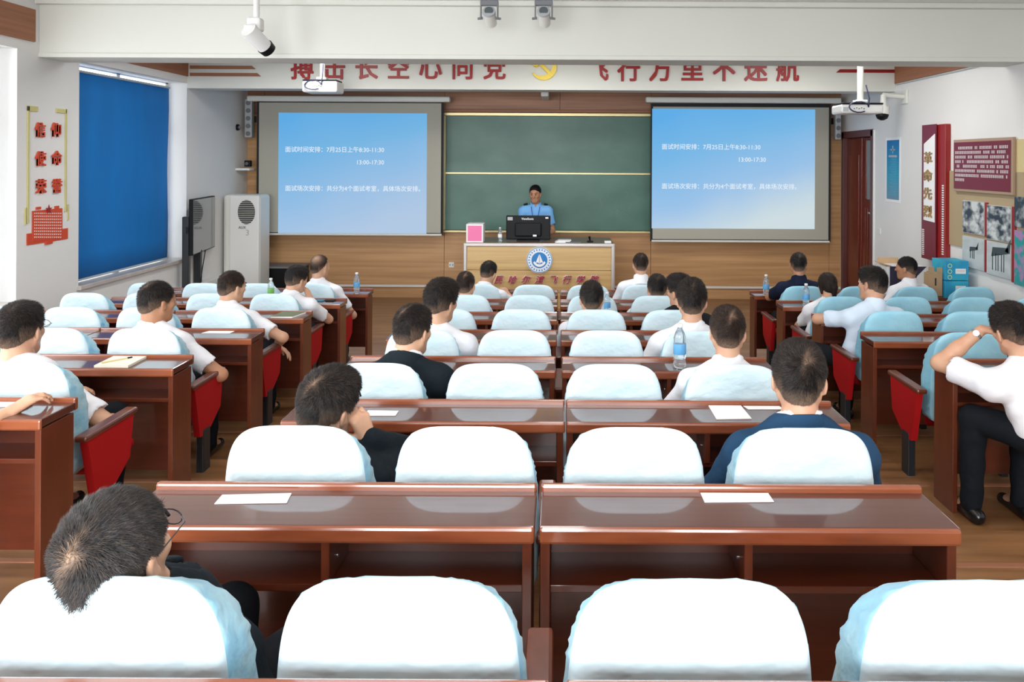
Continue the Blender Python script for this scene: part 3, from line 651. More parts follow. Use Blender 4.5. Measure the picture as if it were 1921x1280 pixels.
# beige backing and boards
t = thing('display_backing', 'beige backing panel with golden end behind the maroon text board', 'display board')
bb, g = wallbox(1783, 1960, 312, 452, .012, M_beige); 
z1, z2 = px(1783, 0, RY(1783)), 0
za, zb_ = CAMZ-(458-CY)*8.4/F, CAMZ-(314-CY)*8.4/F
MB().rbox(WR-.012, WR, RY(1812), RY(1772), CAMZ-.93, CAMZ-.10, M_beige, .003).build('panel', t)
MB().rbox(WR-.012, WR, RY(1990), RY(1812), CAMZ-.93, CAMZ-.10, M_beige, .003).build('panel', t)
MB().rbox(WR-.014, WR-.001, RY(1990), RY(1909), CAMZ-.099, CAMZ+.22, M_gold, .003).build('gold_panel', t)
t.location.x = -.004
t = thing('text_board', 'maroon text board with rows of small white writing and beige rim', 'display board')
zt2, zb2 = CAMZ+.212, CAMZ-.29; ya, yb = RY(1910), RY(1797)
MB().rbox(WR-.05, WR-.02, ya, yb, zb2-.03, zt2+.03, mat('beige rim', (.40, .28, .20), .7), .004).build('rim', t)
MB().rbox(WR-.056, WR-.05, ya+.03, yb-.02, zb2, zt2, M_maroon, .002).build('panel', t)
b = MB(); H = zt2-zb2
for r in range(8):
    zz = zt2-.075-r*.049; y = yb-.05-(.06 if r == 0 else 0); end = ya+.07 if r < 7 else yb-.22
    while y > end:
        w = .018+rnd.random()*.012
        if rnd.random() < .88:
            for k in range(3): b.box(WR-.058, WR-.056, y-w, y, zz+.011*k, zz+.011*k+.0035, M_paper)
            b.box(WR-.058, WR-.056, y-w*.6, y-w*.4, zz-.003, zz+.028, M_paper)
        y -= w+.007
b.build('printed_text', t)
# four framed photographs
def photo_mat(name, sc, lo, hi, off):
    m = bpy.data.materials.new(name); m.use_nodes = True; nt = m.node_tree; b = nt.nodes['Principled BSDF']
    tc = nt.nodes.new('ShaderNodeTexCoord'); mp = nt.nodes.new('ShaderNodeMapping'); mp.inputs['Scale'].default_value = sc; mp.inputs['Location'].default_value = off
    nz = nt.nodes.new('ShaderNodeTexNoise'); nz.inputs['Scale'].default_value = 1; nz.inputs['Detail'].default_value = 6
    cr = nt.nodes.new('ShaderNodeValToRGB'); e = cr.color_ramp.elements; e[0].position = lo; e[0].color = (.03, .05, .07, 1); e[1].position = hi; e[1].color = (.62, .66, .66, 1)
    nt.links.new(tc.outputs['Object'], mp.inputs[0]); nt.links.new(mp.outputs[0], nz.inputs[0]); nt.links.new(nz.outputs[0], cr.inputs[0]); nt.links.new(cr.outputs[0], b.inputs['Base Color'])
    return m
M_red2 = mat('red photo mount', (.30, .015, .02), .5)
PH = [(1812, 1853, .415, .76, 0, 'old photograph of people standing, top of the pair nearer the pillar board'), (1858, 1904, .435, .785, 1, 'old photograph of a dark crowd, upper one beside the teal poster'),
      (1812, 1853, .795, 1.125, 2, 'old photograph of a small aeroplane on pale ground'), (1858, 1904, .80, 1.14, 3, 'old photograph of a large aeroplane with people beneath')]
for (x0, x1, h0, h1, k, lab) in PH:
    t = thing('framed_photograph', lab, 'photograph', group='photographs on the right wall')
    ya, yb = RY(x1), RY(x0); zt2, zb2 = CAMZ-h0, CAMZ-h1
    bg_ = MB().rbox(WR-.035, WR-.012, ya, yb, zb2, zt2, M_red2 if False else mat('photo print edge', (.5, .52, .52), .5), .002).build('photo_block', t)
    if k < 2: MB().box(WR-.037, WR-.035, ya+.006, yb-.006, zb2+.006, zt2-.006, photo_mat('photo print %d' % k, (1, 9, 12), .40, .62, (0, 7*k, k))).build('photo_print', t)
    else:
        MB().box(WR-.037, WR-.035, ya+.006, yb-.006, zb2+.006, zt2-.006, mat('pale photo print', (.55, .60, .60), .5, noise=((.42, .47, .48), (1, 4, 10), 3, .4, .7))).build('photo_print', t)
        b = MB(); D = mat('photo ink', (.05, .07, .08), .6); my, mz = (ya+yb)/2, (zt2+zb2)/2
        s = 1 if k == 2 else 1.9
        b.prism([(WR-.038, my+.06*s, mz+.01*s), (WR-.038, my-.09*s, mz+.04*s), (WR-.038, my-.09*s, mz+.07*s), (WR-.038, my+.05*s, mz+.06*s)], (-.001, 0, 0), D)
        b.prism([(WR-.038, my-.06*s, mz+.05*s), (WR-.038, my-.10*s, mz+.04*s), (WR-.038, my-.11*s, mz+.12*s)], (-.001, 0, 0), D)
        for yy in ((.04, 0, -.03) if k == 2 else (.05, .02, 0, -.03, -.05)): b.box(WR-.039, WR-.037, my+yy*s-.006, my+yy*s+.006, mz-.06*s, mz+.03*s, D)
        b.build('printed_aeroplane', t)
t = thing('mounting_strip', 'upright red strips between the old photographs', 'display board')
for x0, x1, h0, h1 in ((1853, 1858, .415, .77), (1853, 1858, .80, 1.13), (1904, 1911, .43, .80), (1904, 1911, .80, 1.16)):
    MB().rbox(WR-.03, WR-.012, RY(x1), RY(x0), CAMZ-h1, CAMZ-h0, M_crimson, .002).build('red_strip', t)
t = thing('teal_poster', 'teal and mauve poster partly in view at the picture edge of the wall', 'poster')
MB().rbox(WR-.04, WR-.012, RY(1990), RY(1911), CAMZ-1.17, CAMZ-.65, mat('teal and mauve print', (.02, .30, .30), .5, noise=((.40, .22, .42), (2, 14, 14), 4, .45, .6)), .002).build('poster_sheet', t)
MB().rbox(WR-.04, WR-.012, RY(1990), RY(1911), CAMZ-.62, CAMZ-.33, photo_mat('dark photo print', (1, 9, 9), .45, .7, (3, 1, 5)), .002).build('photo_print', t)
t = thing('wall_socket', 'small socket plate on the bare wall under the blue poster', 'socket')
q = rw(1651, 434); MB().rbox(WR-.012, WR, q.y-.04, q.y+.04, q.z-.04, q.z+.04, M_white, .003).build('plate', t)

# ------------------------------------------------------------------ desks
DD = .23
def make_desk(w, label):
    t = thing('classroom_desk', label, 'desk')
    h = .742; sl = 0
    def slab(x0, x1, y0, y1, z0, z1, m, r):
        mb = MB().rbox(x0, x1, y0, y1, z0, z1, m, r); mb.v = [(x, y, z+(y+.02)*sl/.21) for x, y, z in mb.v]; return mb
    slab(0, w, -DD+.004, -.018, h-.032, h, M_top, .004).build('desktop', t)
    slab(0, w, -DD-.004, -DD+.014, h-.044, h-.001, M_edge, .008).build('edge_moulding', t)
    MB().rbox(.0, w, -.024, 0, h-.035, h+.018, M_edge, .007).build('raised_lip', t)
    for x in (0.003, w-.032): MB().rbox(x, x+.025, -DD+.012, -.02, 0, h-.042, M_wood_v, .002).build('side_panel', t)
    MB().rbox(.028, w-.032, -DD+.03, -.03, h-.185, h-.165, M_wood, .002).build('shelf', t)
    MB().rbox(w/2-.011, w/2+.011, -DD+.018, -.03, h-.165, h-.042, M_wood_v, .002).build('divider', t)
    MB().rbox(.028, w-.032, -.035, -.02, .13, h-.03, M_wood, .002).build('back_panel', t)
    b = MB()
    for s in (-1, 1): b.tube((w/2+.011*s, -.10, h-.07), (w/2+.014*s, -.10, h-.07), .006, .006, M_silver, 10); b.tube((w/2+.011*s, -.14, h-.12), (w/2+.014*s, -.14, h-.12), .006, .006, M_silver, 10)
    b.build('screws', t)
    return t
ORD = ['front', 'second', 'third', 'fourth', 'fifth', 'sixth', 'seventh', 'rearmost']
def rowname(k): return ORD[6-k] if k >= 0 else 'rearmost'
desk_protos = {}
def put_desk(x, k, w, label):
    key = round(w, 3)
    if key not in desk_protos: o = make_desk(w, label); desk_protos[key] = o; KIDS[o] = list(o.children)
    else: o = copy_tree(desk_protos[key]); o['label'] = label
    o['group'] = 'cherry veneer classroom desks'
    o.location = (x, yd(k)+(.07 if k < 0 else 0), tz(k)); return o
for k in range(-1, 7):
    seam, wd_ = {0: (-.054, 1.085), 1: (.028, 1.112), 2: (0, 1.13)}.get(k, (.0, 1.125))
    gap = {0: .006, 1: .002, 2: .016}.get(k, .012)
    put_desk(seam-gap-wd_, k, wd_, 'cherry desk in the %s row of the centre block, window side of the seam' % rowname(k))
    put_desk(seam+gap, k, wd_, 'cherry desk in the %s row of the centre block, door side of the seam' % rowname(k))
for k in range(1, 7):
    put_desk(-2.02-1.12, k, 1.12, 'cherry desk in the %s row of the window block, beside the aisle' % rowname(k))
    if k >= 3: put_desk(-2.02-2.245, k, 1.12, 'cherry desk in the %s row of the window block, by the windows' % rowname(k))
for k in range(2, 7):
    put_desk(2.07, k, 1.13, 'cherry desk in the %s row of the door side block, beside the aisle' % rowname(k))
    if k >= 4: put_desk(2.07+1.135, k, 1.13, 'cherry desk in the %s row of the door side block, by the wall' % rowname(k))

# ------------------------------------------------------------------ seats
def back_mesh(mb, ms, seed):
    T = .15; r = random.Random(seed); top, bot = .96, .42; ph = [r.random()*6 for _ in range(6)]
    def outline(inset):
        pts = []; n = 96; a, bh = .222-inset, (top-bot)/2-inset
        for i in range(n):
            q = 2*PI*i/n; c, s = math.cos(q), math.sin(q)
            e = .45 if s > 0 else .22
            x = a*math.copysign(abs(c)**e, c); z = (top+bot)/2+bh*math.copysign(abs(s)**(e*1.0), s)
            x *= 1-.07*max(0, (z-.70)/.23)
            pts.append((x, z))
        return pts
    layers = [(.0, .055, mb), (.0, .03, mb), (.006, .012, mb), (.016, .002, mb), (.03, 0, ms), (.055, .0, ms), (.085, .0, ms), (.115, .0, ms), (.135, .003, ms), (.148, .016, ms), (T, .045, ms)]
    m = MB(); rings = []
    vs = []
    for li, (y, ins, mm) in enumerate(layers):
        for (x, z) in outline(ins):
            wob = 0
            if mm is ms and .02 < y < .14:
                ang = math.atan2(z-.67, x); wob = .003*math.sin(ang*31+ph[0]+y*40)+.0025*math.sin(ang*47+ph[1]-y*60)
            nx, nz = x/.228, (z-.67)/.25; l = math.hypot(nx, nz) or 1
            dr = max(0, y-.010)*.58*max(0, min(1, (z-.62)/.25))
            vs.append((x+nx/l*wob, y+(top-z)*.05, z+nz/l*wob*.5-dr))
    n = 96
    fb = []; fsd = []
    for li in range(len(layers)-1):
        for i in range(n):
            f = (li*n+i, li*n+(i+1) % n, (li+1)*n+(i+1) % n, (li+1)*n+i)
            (fb if layers[li][2] is mb and layers[li+1][2] is mb else fsd).append(f)
    c0 = len(vs); vs.append((0, -.006+.26*.06, .67)); vs.append((0, T+.02, .67)); L = (len(layers)-1)*n
    for i in range(n): fb.append((c0, (i+1) % n, i)); fsd.append((c0+1, L+i, L+(i+1) % n))
    o = len(m.v); m.v += vs
    for ff, mm in ((fb, mb), (fsd, ms)):
        k = m.mid(mm)
        for f in ff: m.f.append(f); m.mi.append(k); m.sm.append(True)
    return m
def make_chair(mb, ms, both, seed, hw=.27, down=False, pm=None):
    pm = pm or M_red
    t = thing('lecture_seat', '-', 'seat')
    back_mesh(mb, ms, seed).build('backrest_cover', t)
    MB().rbox(-.15, .15, .165, .20, .40, .78, M_wood_v, .01).build('backrest_shell', t)
    if down: MB().rbox(-.215, .215, .18, .54, .38, .43, M_red, .02).build('seat_cushion', t)
    else: MB().rbox(-.155, .155, .21, .26, .34, .66, M_red, .02).build('seat_cushion', t)
    sides = (-1, 1) if both == 2 else ((both,) if both else ())
    for s in sides:
        x = s*hw
        p = MB(); prof = [(.03, .60), (.39, .60), (.36, .40), (.19, .29), (.10, .30)]
        p.prism([(x-.018, y, z) for y, z in prof], (.036, 0, 0), pm); p.build('side_panel', t)
        MB().rbox(x-.030, x+.030, .0, .41, .60, .628, M_wood_v, .010).build('armrest', t)
        lg = MB().rbox(x-.022, x+.022, .13, .22, .02, .33, M_metal, .006).build('leg', t)
        MB().rbox(x-.035, x+.035, .05, .32, 0, .022, M_metal, .008).build('foot', t)
    return t
protos = {}
SEATS = {}
WHERE = {0: 'at the aisle', 1: 'second from the aisle', 2: 'third from the aisle', 3: 'farthest from aisle'}
CENTRE = ['at the window side aisle', 'second from the window side aisle', 'second from the door side aisle', 'at the door side aisle']
COUNT = [0]
def put_chair(x, k, kind, side, label, dy=0, hw=.27, down=False, pm=None):
    var = COUNT[0] % 3; COUNT[0] += 1
    key = (kind, side, var, down, pm)
    if key not in protos:
        mb, ms = (M_cov_lit, M_cov_s) if kind == 'w' else (M_cov_b, M_cov_bs)
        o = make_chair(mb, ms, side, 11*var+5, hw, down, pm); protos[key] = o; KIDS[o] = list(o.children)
    else: o = copy_tree(protos[key])
    o['label'] = label; o['group'] = 'cloth covered lecture seats'
    cy_ = zc(k)+(-.07 if k == 0 else -.10)+dy; o.location = (x*cy_/zc(k), cy_, tz(k)); o.rotation_euler = (0, 0, (rnd.random()-.5)*.03)
    return o
OCC_C = {(0, 0), (1, 0), (1, 3), (2, 0), (2, 3), (3, 0), (3, 3), (4, 2), (4, 3), (5, 0), (5, 3), (6, 0), (6, 3)}
OCC_R = {(2, 0), (4, 0), (5, 0), (6, 0), (6, 2)}
coff = {0: -.024, 1: -.027, 2: -.02, 3: .01, 4: 0, 5: .015, 6: .02}
for k in range(0, 7):
    for i in range(4):
        x = coff[k]+(i-1.5)*.54
        put_chair(x, k, 'w', (-1 if i == 2 else 0) if k == 0 else (2 if i == 3 else -1), 'light-paled covered lecture seat %s, %s row of the centre block' % (CENTRE[i], rowname(k)), down=(k, i) in OCC_C, pm=M_wood_v)
for k in range(2, 7):
    for i in range(4):
        x = -2.43-.54*i
        if x < (-1050*zc(k)/F)-.3: continue
        put_chair(x, k, 'w', 2 if i == 3 else 1, 'light-paled covered lecture seat %s, %s row of the window block' % (WHERE[i], rowname(k)), hw=.27, down=i == 0)
for k in range(2, 7):
    for i in range(4):
        x = 2.41+.56*i
        if x > (871*zc(k)/F)+.3: continue
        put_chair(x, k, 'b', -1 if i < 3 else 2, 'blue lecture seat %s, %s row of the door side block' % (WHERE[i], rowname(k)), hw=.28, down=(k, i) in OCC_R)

# ------------------------------------------------------------------ people: one smooth surface per body, grown from distance fields
class Field:
    def __init__(s, lo, hi, h):
        s.lo = np.array(lo, np.float32); s.h = h; s.n = np.ceil((np.array(hi)-np.array(lo))/h).astype(int)+2
        s.F = np.full(s.n, .5, np.float32)
    def block(s, lo, hi):
        a = np.maximum(np.floor((np.array(lo)-s.lo)/s.h).astype(int), 0); b = np.minimum(np.ceil((np.array(hi)-s.lo)/s.h).astype(int)+1, s.n)
        if (b <= a).any(): return None
        sl = tuple(slice(a[i], b[i]) for i in range(3))
        g = [(s.lo[i]+np.arange(a[i], b[i])*s.h).astype(np.float32) for i in range(3)]
        return sl, g[0][:, None, None], g[1][None, :, None], g[2][None, None, :]
    def merge(s, sl, d, k, sub=False):
        A = s.F[sl]
        if sub:
            hh = np.maximum(k-np.abs(A+d), 0)/k if k > 0 else 0
            s.F[sl] = np.maximum(A, -d)+hh*hh*k*.25; return
        if k > 0:
            hh = np.maximum(k-np.abs(A-d), 0)/k; s.F[sl] = np.minimum(A, d)-hh*hh*k*.25
        else: s.F[sl] = np.minimum(A, d)
    def cap(s, a, b, ra, rb=None, k=.02, sub=False):
        rb = ra if rb is None else rb; a = np.array(a, np.float64); b = np.array(b, np.float64); m = max(ra, rb)+k+2*s.h+.01
        r = s.block(np.minimum(a, b)-m, np.maximum(a, b)+m)
        if r is None: return
        sl, X, Y, Z = r; ab = b-a; L = float(ab @ ab)+1e-9
        x, y, z = X-a[0], Y-a[1], Z-a[2]
        t = np.clip((x*ab[0]+y*ab[1]+z*ab[2])/L, 0, 1)
        d = np.sqrt((x-t*ab[0])**2+(y-t*ab[1])**2+(z-t*ab[2])**2)-(ra+(rb-ra)*t)
        s.merge(sl, d.astype(np.float32), k, sub)
    def ell(s, c, rad, R=None, k=.02, sub=False):
        c = np.array(c, np.float64); m = max(rad)+k+2*s.h+.01
        r = s.block(c-m, c+m)
        if r is None: return
        sl, X, Y, Z = r; x, y, z = X-c[0], Y-c[1], Z-c[2]
        if R is not None:
            R = np.array(R); x, y, z = (x*R[0, 0]+y*R[1, 0]+z*R[2, 0], x*R[0, 1]+y*R[1, 1]+z*R[2, 1], x*R[0, 2]+y*R[1, 2]+z*R[2, 2])
        q0 = np.sqrt((x/rad[0])**2+(y/rad[1])**2+(z/rad[2])**2); q1 = np.sqrt((x/rad[0]**2)**2+(y/rad[1]**2)**2+(z/rad[2]**2)**2)+1e-6
        s.merge(sl, (q0*(q0-1)/q1).astype(np.float32), k, sub)
    def coords(s):
        g = [(s.lo[i]+np.arange(s.n[i])*s.h).astype(np.float32) for i in range(3)]
        return g[0][:, None, None], g[1][None, :, None], g[2][None, None, :]
    def surface(s):
        Fv = s.F; S = Fv < 0; nx, ny, nz = Fv.shape
        cnt = np.zeros((nx-1, ny-1, nz-1), np.int8)
        for i in (0, 1):
            for j in (0, 1):
                for k in (0, 1): cnt += S[i:nx-1+i, j:ny-1+j, k:nz-1+k]
        cells = np.argwhere((cnt > 0) & (cnt < 8))
        if len(cells) == 0: return np.zeros((0, 3)), np.zeros((0, 4), int)
        idx = np.full((nx-1, ny-1, nz-1), -1, np.int64); idx[tuple(cells.T)] = np.arange(len(cells))
        P = np.zeros((len(cells), 3)); N = np.zeros(len(cells))
        cor = [(i, j, k) for i in (0, 1) for j in (0, 1) for k in (0, 1)]
        for a in cor:
            for ax in range(3):
                if a[ax]: continue
                b = list(a); b[ax] = 1
                fa = Fv[tuple((cells+a).T)]; fb = Fv[tuple((cells+b).T)]; m = (fa < 0) != (fb < 0)
                t = np.where(m, fa/np.where(m, fa-fb, 1), 0); q = np.tile(np.array(a, float), (len(cells), 1)); q[:, ax] += t
                P[m] += q[m]; N[m] += 1
        V = (cells+P/N[:, None])*s.h+s.lo
        quads = []
        for ax in range(3):
            u, v = (ax+1) % 3, (ax+2) % 3
            sa = [slice(0, None)]*3; sb = [slice(0, None)]*3; sa[ax] = slice(0, -1); sb[ax] = slice(1, None)
            ch = S[tuple(sa)] != S[tuple(sb)]; E_ = np.argwhere(ch); E_ = E_[(E_[:, u] > 0) & (E_[:, v] > 0) & (E_[:, u] < s.n[u]-1) & (E_[:, v] < s.n[v]-1)]
            if not len(E_): continue
            inside = S[tuple(E_.T)]
            c = []
            for du, dv in ((1, 1), (0, 1), (0, 0), (1, 0)):
                q = E_.copy(); q[:, u] -= du; q[:, v] -= dv; c.append(idx[tuple(q.T)])
            Q = np.stack(c, 1); Q[~inside] = Q[~inside][:, ::-1]; quads.append(Q)
        Q = np.concatenate(quads); Q = Q[(Q >= 0).all(1)]
        return V, Q
def np_mesh(name, V, Q, m, parent, attr=None, tris=None, tri_attr=None):
    V = np.asarray(V, np.float32); nq = len(Q); nv = len(V)
    if tris is not None and len(tris):
        V = np.concatenate([V, tris.reshape(-1, 3).astype(np.float32)]); nt = len(tris)
    else: nt = 0
    me = bpy.data.meshes.new(name); me.vertices.add(len(V)); me.vertices.foreach_set('co', V.ravel())
    loops = np.concatenate([np.asarray(Q, np.int32).ravel(), np.arange(nt*3, dtype=np.int32)+nv])
    me.loops.add(len(loops)); me.loops.foreach_set('vertex_index', loops)
    me.polygons.add(nq+nt); me.polygons.foreach_set('loop_start', np.concatenate([np.arange(nq)*4, nq*4+np.arange(nt)*3]).astype(np.int32))
    me.update(calc_edges=True); me.polygons.foreach_set('use_smooth', np.ones(nq+nt, bool))
    if attr is not None:
        a = me.attributes.new('fade', 'FLOAT', 'POINT'); full = np.concatenate([attr, tri_attr]) if nt else attr
        a.data.foreach_set('value', full.astype(np.float32))
    me.materials.append(m); o = bpy.data.objects.new(name, me); C.objects.link(o); o.parent = parent
    return o
def v3(*a): return np.array(a, float)
def nrm(a): return a/(np.linalg.norm(a)+1e-9)
def ik(S, H, L1, L2, hint):
    d = H-S; D = np.linalg.norm(d)
    if D > (L1+L2)*.995: H = S+d/D*(L1+L2)*.995; d = H-S; D = np.linalg.norm(d)
    u = d/D; a = (L1**2-L2**2+D**2)/(2*D); h = math.sqrt(max(0, L1**2-a**2))
    w = nrm(hint-u*(hint @ u)); return S+u*a+w*h, H
def rotm(yaw, pitch=0, roll=0):   # columns: right, forward, up; yaw > 0 turns to +X, pitch > 0 looks down, roll > 0 tips towards +X
    return np.array(Euler((-math.radians(pitch), math.radians(roll), -math.radians(yaw)), 'XYZ').to_matrix())
def hand(f, W, D, Nn, side, curl=.4, k=.006):
    """W wrist, D direction of the hand, Nn palm normal, side +1 right -1 left"""
    D = nrm(D); Nn = nrm(Nn-D*(Nn @ D)); T = np.cross(D, Nn)*side
    T = nrm(T)
    for q, l in ((-.028, .075), (-.010, .082), (.010, .082), (.028, .076)):
        f.cap(W+T*q*.6, W+D*l+T*q, .016, .012, k=.012)
    for q, l0, ls in ((-.030, .074, (.030, .022, .018)), (-.0105, .080, (.038, .026, .019)), (.0105, .081, (.042, .028, .020)), (.030, .078, (.037, .025, .019))):
        p = W+D*l0+T*q; ang = curl*.5
        for i, l in enumerate(ls):
            d = D*math.cos(ang)+Nn*math.sin(ang); p2 = p+d*l
            f.cap(p, p2, .0088-.0008*i, .0082-.0008*i, k=.004); p = p2; ang += curl*(.9 if i == 0 else .7)
    p = W+D*.02+T*.030; d = nrm(D*.55+T*.65+Nn*.45)
    f.cap(W+D*.01+T*.012, p+d*.03, .016, .012, k=.008); p = p+d*.03; d2 = nrm(D*.8+T*.25+Nn*(.3+curl*.4))
    f.cap(p, p+d2*.030, .0105, .0095, k=.004); f.cap(p+d2*.030, p+d2*.030+nrm(D*.8+Nn*.5)*.024, .0095, .0078, k=.004)
def head_prims(f, H, R, s, fine):
    L = lambda x, y, z: H+R @ (v3(x, y, z)*s)
    f.ell(L(0, -.012, .036), (.0735*s, .092*s, .084*s), R, k=.01)
    f.ell(L(0, .030, -.030), (.056*s, .060*s, .080*s), R, k=.035)
    f.ell(L(0, .058, -.088), (.026*s, .024*s, .022*s), R, k=.03)
    for q in (-1, 1):
        f.cap(L(q*.052, -.002, -.050), L(q*.022, .058, -.088), .017*s, .015*s, k=.03)
        f.ell(L(q*.040, .058, -.012), (.020*s, .018*s, .018*s), R, k=.025)
        f.ell(L(q*.0765, -.010, -.010), (.0085*s, .0185*s, .031*s), R @ rotm(-q*22, -10), k=.008)
        f.ell(L(q*.0735, .004, -.024), (.008*s, .009*s, .012*s), R, k=.006)
        f.ell(L(q*.086, -.006, -.006), (.005*s, .009*s, .016*s), R, k=0, sub=True)
        f.ell(L(q*.030, .094, .016), (.016*s, .014*s, .011*s), R, k=0, sub=True)
        f.ell(L(q*.030, .078, .014), (.0125*s, .0125*s, .0125*s), R, k=.004)
    f.cap(L(-.030, .076, .034), L(.030, .076, .034), .012*s, k=.015)
    f.cap(L(0, .086, .014), L(0, .106, -.020), .0085*s, .0125*s, k=.012)
    for q in (-1, 1): f.ell(L(q*.011, .096, -.024), (.008*s, .010*s, .007*s), R, k=.006)
    f.cap(L(-.017, .083, -.053), L(.017, .083, -.053), .0075*s, k=.006); f.cap(L(-.014, .081, -.063), L(.014, .081, -.063), .0085*s, k=.006)
def person(label, head, hs=1.0, hyaw=0, hpitch=0, hroll=0, seat=None, k=None, tyaw=0, top='shirt', long=False, skin=None, hairm=None, hair='short',
           hands=None, hints=None, res=.009, cres=.013, strands=0, glasses=False, whorl=(.01, -.070, .088), stand=False, curls=(.5, .5), spot=1.0, jacket_m=None, hdirs=(None, None), bald=0, floor_z=None, legs_x=None, group='seated audience'):
    skin = skin or M_skin; hairm = hairm or H_black
    s = hs; H = v3(*head); R = rotm(hyaw, hpitch, hroll); TR = rotm(tyaw)
    rt, fw = TR[:, 0], TR[:, 1]; up = v3(0, 0, 1)
    t = thing('person', label, 'person', (0, 0, 0), group=group)
    Nk = H+R @ (v3(0, -.030, -.115)*s)                 # base of the skull
    if stand: P = v3(seat[0], seat[1], floor_z+.95*s); B = v3(Nk[0], Nk[1]-.0, 0)
    else: P = v3(seat[0], seat[1]-.04, tz(k)+.52)
    Nb = v3(Nk[0]*.85+P[0]*.15, max(Nk[1]-.015, seat[1]-.14), Nk[2]-.055*s)      # base of the neck
    if stand: Nb = Nk+v3(0, -.01, -.06*s)
    Cc = Nb+(P-Nb)*.36+(-fw*.015 if not stand else fw*.0); Wc = Nb+(P-Nb)*.72
    sp = nrm(Nb-P); Rt = np.stack([rt, nrm(fw-sp*(fw @ sp)), sp], 1); Rt[:, 0] = np.cross(Rt[:, 1], Rt[:, 2])
    Sh = [Nb-up*.065*s+rt*q*.172*s for q in (-1, 1)]
    if hands is None: hands = [None, None]
    hints = hints or [None, None]
    El, Ha = [], []
    for i, q in enumerate((-1, 1)):
        if hands[i] is None: tg = v3(seat[0], 0, 0)+rt*q*.10+v3(0, zc(k)+.46, tz(k)+.64) if not stand else P+rt*q*.25+fw*.06-up*.15
        else: tg = v3(*hands[i])
        hn = v3(*hints[i]) if hints[i] is not None else rt*q*.8-up*.75-fw*.2
        e, h = ik(Sh[i], tg, .285*s, .25*s, hn); El.append(e); Ha.append(h)
    fz = tz(k) if not stand else floor_z
    lx = legs_x or 0
    Hp = [P+rt*q*.09-up*.02 for q in (-1, 1)]
    if stand: Kn = [v3(Hp[i][0], Hp[i][1]+.02, fz+.48) for i in (0, 1)]; An = [v3(Hp[i][0], Hp[i][1], fz+.08) for i in (0, 1)]
    else:
        Kn = [Hp[i]+fw*.25+rt*(q*.05+lx)-up*.0 for i, q in ((0, -1), (1, 1))]; Kn = [v3(a[0], a[1], fz+.52) for a in Kn]
        An = [v3(a[0]+lx*.2, a[1]-.02, fz+.085) for a in Kn]
    allp = np.array([H, P, Nb]+Sh+El+Ha+Kn+An); lo, hi = allp.min(0)-.20, allp.max(0)+.20
    lo[2] = min(lo[2], fz-.01)
    # ---- body
    f = Field(lo, hi, res); head_prims(f, H, R, s, res < .008)
    f.cap(H+R @ (v3(0, -.028, -.03)*s), Nb-up*.02, .050*s, .056*s, k=.03)
    f.cap(H+R @ (v3(0, -.045, -.02)*s), Nb-up*.01-fw*.012, .038*s, .050*s, k=.03)
    def torso(f, g, kk=.05):
        f.ell(Cc+Rt[:, 1]*.01, (.150*s+g, .098*s+g, .185*s+g), Rt, k=kk); f.ell(Wc, (.135*s+g, .098*s+g, .16*s+g), Rt, k=kk)
        f.ell(P, (.160+g, .115+g, .12+g), TR, k=kk)
        f.cap(Sh[0]*.93+Sh[1]*.07, Sh[1]*.93+Sh[0]*.07, .056*s+g, k=.04)
        for i in (0, 1): f.cap(Nb-up*.03, Sh[i]+up*.005, .044*s+g, .050*s+g, k=.04)
    torso(f, -.006)
    for i, q in enumerate((-1, 1)):
        f.cap(Sh[i], El[i], .046*s, .037*s, k=.03); d = nrm(Ha[i]-El[i]); wr = Ha[i]
        f.cap(El[i], El[i]+(wr-El[i])*.45, .037*s, .035*s, k=.02); f.cap(El[i]+(wr-El[i])*.4, wr, .035*s, .0235*s, k=.015)
        hd = hdirs[i]
        if hd is None: D = nrm(d*v3(1, 1, .25)) if not stand else d; Nn = -up if not stand else -rt*q
        else: D, Nn = nrm(v3(*hd[0])), v3(*hd[1])
        hand(f, wr, D, Nn, q, curls[i])
        f.cap(Hp[i]-up*.01, Kn[i], .064, .048, k=.03); f.cap(Kn[i], An[i], .046, .030, k=.02); f.cap(An[i], An[i]+fw*.10-up*.04, .034, .028, k=.02)
    V, Q = f.surface(); np_mesh('body', V, Q, skin, t)
    # ---- top
    cm = jacket_m or (M_shirt if top == 'shirt' else M_dark)
    g = .014 if not long else .022
    f = Field(lo, hi, cres); torso(f, g)
    zb = P[2]-(.10 if not long else .13)
    for i, q in enumerate((-1, 1)):
        if long:
            f.cap(Sh[i], El[i], .054*s+g*.7, .046*s+g*.5, k=.03); f.cap(El[i], Ha[i]-nrm(Ha[i]-El[i])*.01, .047*s+g*.4, .034*s+g*.3, k=.02)
        else:
            f.cap(Sh[i], Sh[i]+(El[i]-Sh[i])*.80, .052*s+g*.6, .053*s+g*.6, k=.03)
    for i in (0, 1):
        if not long: a = nrm(El[i]-Sh[i]); c = Sh[i]+(El[i]-Sh[i])*.62+a*.068*s; f.cap(c, c+a*.10, .068*s, k=.012, sub=True)
    X, Y, Z = f.coords(); ph = rnd.random()*6
    f.F += (.0022*np.sin(X*42+Z*23+ph+2*np.sin(Y*21+ph)) + .0018*np.sin(Z*58-X*31+Y*37+2*ph)).astype(np.float32)
    f.F = np.maximum(f.F, (zb-Z).astype(np.float32))
    f.cap(H, Nb+up*.012, .050*s, .053*s, k=0, sub=True); f.cap(Nb+up*.04+fw*.03, Nb+up*.15+fw*.06, .05*s, .07*s, k=0, sub=True)
    V, Q = f.surface(); nm = 'suit_jacket' if long and top != 'knit' else ('shirt' if top == 'shirt' else 'knit_top')
    np_mesh(nm, V, Q, cm, t)
